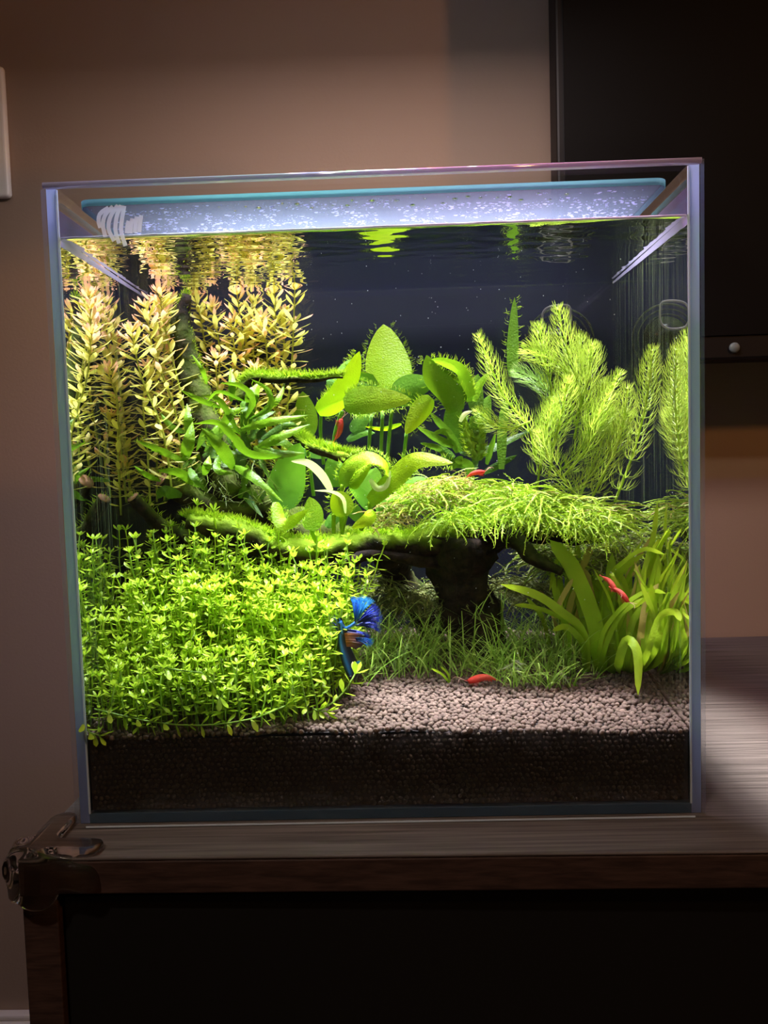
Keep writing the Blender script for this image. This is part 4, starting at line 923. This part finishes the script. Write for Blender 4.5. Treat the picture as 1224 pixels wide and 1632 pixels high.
# ------------------------------------------------------------------ suction cup on the back glass
M['cup'] = frosted('clear_rubber', (.16, .19, .13), .4, .72, .2); M['cuprim'] = frosted('cloudy_rim', (.30, .28, .28), .4, .35, .3)
sc = thing('suction_cup', 'round clear suction cup with a cloudy clip, stuck on the back glass behind the hornwort', 'suction cup', tuple(at(893, 545, .176)))
c = at(893, 545, .176)
def ring(r, t_, y, ma, nm, z0=0, w=1):
    q = MB(); n = 40; P = [Vector((c.x+r*w*math.cos(a), y, c.z+z0+r*math.sin(a))) for a in [2*math.pi*k/n for k in range(n+1)]]; q.tube(P, [t_]*(n+1), 6, cap=False); return q.build(nm, ma, sc)
pm = pxm(.176)
for r_, t_ in ((52, .0006), (44, .0004), (36, .0004)): ring(r_*pm, t_, .1765-.0003*(52-r_)*.3, M['cup'], 'ring')
q = MB(); P = [at(x, y, .170) for x, y in ((864, 520), (866, 497), (880, 488), (905, 487), (909, 500), (908, 520), (895, 530), (872, 530), (864, 520))]; q.tube(smooth_path(P, 30), [.0007]*30, 7); q.build('clip', M['cuprim'], sc, label='cloudy square clip')
q = MB(); q.tube([Vector((c.x, .1782, c.z)), Vector((c.x, .174, c.z)), Vector((c.x, .171, c.z))], [34*pm, 20*pm, 9*pm], 28); q.build('dome', M['cup'], sc)

# ------------------------------------------------------------------ shrimps
M['red'] = leafmat('shrimp_red', (.62, .03, .02), (.85, .16, .10), .3, .3, var=.2, scale=900, bump=.4)
M['feel'] = leafmat('shrimp_feelers', (.8, .5, .4), (.9, .8, .7), .4, .4)
def shrimp(label, loc, head, up, L_=.015):
    e = thing('cherry_shrimp', label, 'shrimp', tuple(loc), 'cherry shrimps'); e['_local'] = 1
    q = MB(); n = 22; P = []; Rr = []
    for i in range(n):
        k = i/(n-1); x = .5-k; z = .06*math.sin(k*math.pi)-.30*max(0, k-.62)**1.6*1.6; P.append(Vector((x*L_, 0, z*L_)))
        base = .13*math.sin(math.pi*min(1, (k*.92+.06))**.7)**.7 if k < .97 else .02
        if k > .42: base *= (1+.07*math.sin((k-.42)*60))
        Rr.append(max(.02, base)*L_)
    q.tube(P, Rr, 12, (.1, .9)); q.build('body', M['red'], e)
    q = MB()
    for a in (-.5, -.2, .2, .5):
        b = P[-1]; d = Vector((-1, a, -.35)).normalized()*L_*.15; q.ribbon([b, b+d*.5, b+d], [.0003, .0006, .0003], Vector((0, 1, 0)), (.3, .8), cols=3)
    q.build('tail_fan', M['red'], e)
    q = MB(); q.ribbon([P[0]+Vector((-.08*L_, 0, .06*L_)), P[0]+Vector((.03*L_, 0, .06*L_)), P[0]+Vector((.13*L_, 0, .05*L_))], [.0004, .0003, .0001], Vector((0, 0, 1)), cols=2); q.build('rostrum', M['red'], e)
    for s in (-1, 1):
        q = MB(); p = P[1]+Vector((.0, s*.05*L_, .03*L_)); q.add([p+v*.035*L_ for v in IV1], IF1); q.build('eye', M['black'], e)
        q = MB(); q.tube(smooth_path([P[0], P[0]+Vector((.18*L_, s*.06*L_, .12*L_)), P[0]+Vector((.35*L_, s*.22*L_, .20*L_)), P[0]+Vector((.45*L_, s*.35*L_, .12*L_))], 8), [.00009]*8, 4); q.build('antenna', M['feel'], e)
        for j in range(5):
            b = P[3+j]+Vector((0, s*.05*L_, -.06*L_)); q = MB(); q.tube([b, b+Vector((.02*L_, s*.09*L_, -.07*L_)), b+Vector((.05*L_, s*.08*L_, -.17*L_))], [.00016, .00013, .00007], 4); q.build('leg', M['red'], e)
        for j in range(4):
            b = P[11+j*2]+Vector((0, s*.03*L_, -.07*L_)); q = MB(); q.ribbon([b, b+Vector((-.02*L_, s*.02*L_, -.07*L_))], [.0004, .0002], Vector((1, 0, 0)), cols=2); q.build('swimmeret', M['red'], e)
    del e['_local']; head = head.normalized(); sd = up.cross(head).normalized(); u2 = head.cross(sd); mt = Matrix((head, sd, u2)).transposed().to_4x4(); mt.translation = loc; e.matrix_basis = mt
sp_ = at(768, 1078, .066); shrimp('red shrimp walking on the open soil before the hairgrass', Vector((sp_.x, sp_.y, soil_z(sp_.x, sp_.y)+.0042)), Vector((-1, -.25, -.10)), Vector((0, 0, 1)), .0155)
shrimp('red shrimp climbing head up among the broad leaf stalks', at(540, 685, .10), Vector((.25, -.15, 1)), Vector((1, -.3, 0)), .0125)
shrimp('red shrimp half hidden on top of the moss', at(758, 755, .075), Vector((.9, -.3, .15)), Vector((0, 0, 1)), .010)
shrimp('upper of the two red shrimps on the strap leaves', at(972, 930, .058), Vector((.45, -.4, -.7)), Vector((.8, -.5, .4)), .011)
shrimp('lower of the two red shrimps on the strap leaves', at(989, 947, .054), Vector((.6, -.3, -.7)), Vector((.8, -.5, .4)), .011)

# ------------------------------------------------------------------ betta
M['fishbody'] = leafmat('fish_blue_black', (.004, .005, .014), (.03, .22, .75), 0, .3, scale=700, bump=.5)
M['finblue'] = leafmat('fin_blue', (.01, .02, .10), (.04, .30, .95), .3, .3, scale=300)
M['fincyan'] = leafmat('fin_cyan', (.02, .10, .25), (.08, .50, .95), .3, .3, scale=300)
M['finblack'] = leafmat('fin_black_blue_tips', (.008, .006, .012), (.03, .06, .45), .2, .4, scale=300)
M['finorange'] = leafmat('fin_orange', (.35, .12, .02), (.03, .03, .10), .35, .4, scale=300)
FY = .040
fish = thing('betta_fish', 'dark blue betta fish hanging head down with a spread ragged tail beside the thicket', 'fish', tuple(at(550, 1020, FY)))
BP = [(541, 985), (544, 996), (545, 1008), (546, 1022), (550, 1036), (555, 1050), (560, 1064), (563, 1076), (564, 1084)]
BW = [7, 10, 13, 16, 21, 24, 24, 19, 6]
C = [at(x, y, FY) for x, y in BP]; P = smooth_path(C, 26); q = MB(); pmf = pxm(FY); n = 26
Wb = [(BW[min(int(i/(n-1)*8), 7)]*(1-(i/(n-1)*8-min(int(i/(n-1)*8), 7)))+BW[min(int(i/(n-1)*8), 7)+1]*(i/(n-1)*8-min(int(i/(n-1)*8), 7)))*.5*pmf for i in range(n)]
seg = 16; vs = []; fs = []; ts = []
for i, p in enumerate(P):
    d = (P[min(i+1, n-1)]-P[max(i-1, 0)]).normalized(); v = Vector((0, 1, 0)); s = d.cross(v).normalized(); v = s.cross(d)
    for k in range(seg):
        a = 2*math.pi*k/seg; vs.append(p+s*(Wb[i]*math.cos(a))+v*(Wb[i]*.62*math.sin(a))); sc_ = -math.cos(a)
        ts.append(max(0, min(1, 1.0-abs(sc_-.35*(1 if i > 6 else 0))*2.4))*(1-.95*max(0, (i/n-.72)/.2)) if i/n < .92 else 0)
    if i:
        for k in range(seg): b = (i-1)*seg; fs.append((b+k, b+(k+1) % seg, b+seg+(k+1) % seg, b+seg+k))
fs.append(tuple(range(seg))); fs.append(tuple((n-1)*seg+k for k in range(seg))); q.add(vs, fs, ts); q.build('body', M['fishbody'], fish)
def fin(name, ma, base, tips, Y, wv=.003, w0=1.2, w1=2.6, fray=True, label=None, t=(0, 1)):
    """fan of rays joined by a thin web, ragged at the rim"""
    q = MB(); m_ = len(tips)
    rays = []
    for i, tp in enumerate(tips):
        b = base[0] if len(base) == 1 else (base[0][0]+(base[1][0]-base[0][0])*i/(m_-1), base[0][1]+(base[1][1]-base[0][1])*i/(m_-1))
        dy = wv*math.sin(i*1.3); cc = [at(b[0]+(tp[0]-b[0])*k, b[1]+(tp[1]-b[1])*k-2*math.sin(k*3.1), Y+dy*k) for k in (0, .33, .66, 1)]; P = smooth_path(cc, 8); rays.append(P)
        q.tube(P, [.00022]*6+[.00018, .00008], 4, (t[0], t[1]+.3))
        if fray:
            for g_ in (-1, 0, 1):
                d = (P[-1]-P[-3]).normalized(); s = Vector((d.z, 0, -d.x)); q.ribbon([P[-2], P[-1]+s*g_*.0005, P[-1]+d*.0016+s*g_*.0011], [.00022, .00016, .00004], s, (t[1], t[1]+.4), cols=2)
    for i in range(m_-1):
        for k in range(5 if fray and i % 2 else 6 if not fray else 4):
            a_, b_, c_, d_ = rays[i][k], rays[i+1][k], rays[i+1][k+1], rays[i][k+1]; z = U(.0, .0002)
            q.add([a_, b_, c_, d_], [(0, 1, 2, 3)], [t[0]+(t[1]-t[0])*k/7]*2+[t[0]+(t[1]-t[0])*(k+1)/7]*2)
    q.build(name, ma, fish, label=label)
def arc(c, r0, r1, a0, a1, n):
    return [(c[0]+(r0+(r1-r0)*i/(n-1)+R.uniform(-2, 2))*math.cos(math.radians(a0+(a1-a0)*i/(n-1))), c[1]-(r0+(r1-r0)*i/(n-1))*math.sin(math.radians(a0+(a1-a0)*i/(n-1)))) for i in range(n)]
cb = (563, 998)
q = MB(); C = [at(x, y, FY) for x, y in ((542, 990), (549, 1001), (557, 999), (567, 992))]; q.tube(smooth_path(C, 10), [4*pmf, 3.6*pmf, 3.2*pmf]+[2.6*pmf]*7, 8, (.7, .9)); q.build('tail_root', M['fishbody'], fish)
fin('caudal_fin', M['finblue'], [(566, 993)], arc((566, 993), 38, 36, 98, 76, 8), FY-.002, label='deep blue upper tail rays')
fin('caudal_fin', M['fincyan'], [(568, 991)], arc((568, 991), 38, 40, 78, 52, 10), FY-.003, label='bright cyan tail rays')
fin('caudal_fin', M['finblack'], [(569, 993)], arc((569, 993), 38, 36, 48, 4, 14), FY, label='black tail rays with blue tips')
fin('caudal_fin', M['finblack'], [(566, 997)], arc((566, 997), 30, 38, 12, -12, 8), FY+.001)
fin('anal_fin', M['finblack'], [(549, 1003), (549, 1012)], arc((556, 1008), 26, 36, -4, -28, 8), FY+.003, label='black fin with blue tips')
fin('anal_fin', M['finorange'], [(549, 1010), (552, 1030)], [(579, 1012), (585, 1016), (590, 1021), (591, 1026), (584, 1029), (578, 1033), (570, 1037)], FY-.002, fray=False, label='orange and black fin')
fin('anal_fin', M['finblue'], [(566, 1017), (568, 1022)], [(590, 1020), (591, 1023), (589, 1026), (585, 1028)], FY-.004, wv=.001, label='blue fin tips')
fin('dorsal_fin', M['finblack'], [(541, 1000), (545, 1018)], [(533, 985), (530, 992), (531, 1000), (534, 1010)], FY+.002)
fin('pelvic_fin', M['fincyan'], [(562, 1060), (563, 1062)], [(575, 1054), (577, 1057)], FY-.004, wv=.0, fray=False)
for s in (-1, 1):
    q = MB(); p = at(563+s*3, 1077, FY)+Vector((0, -.004 if s < 0 else .001, 0)); q.add([p+v*.0011 for v in IV2], IF2); q.build('eye', M['black'], fish)

# ------------------------------------------------------------------ particles adrift
M['speck'] = mat('pale_specks', (.8, .85, .9), .6)
q = MB()
for i in range(420):
    p = Vector((U(-.13, .13), U(.02, .17), U(.07, .275))); r = U(.00010, .00024)*(1.5 if i % 12 == 0 else 1); q.add([p+v*r for v in IV1[:12]], IF1 if len(IV1) == 12 else IF1)
tag(q.build('suspended_specks', M['speck']), 'tiny pale specks adrift in the clear water', 'particle', kind='stuff')
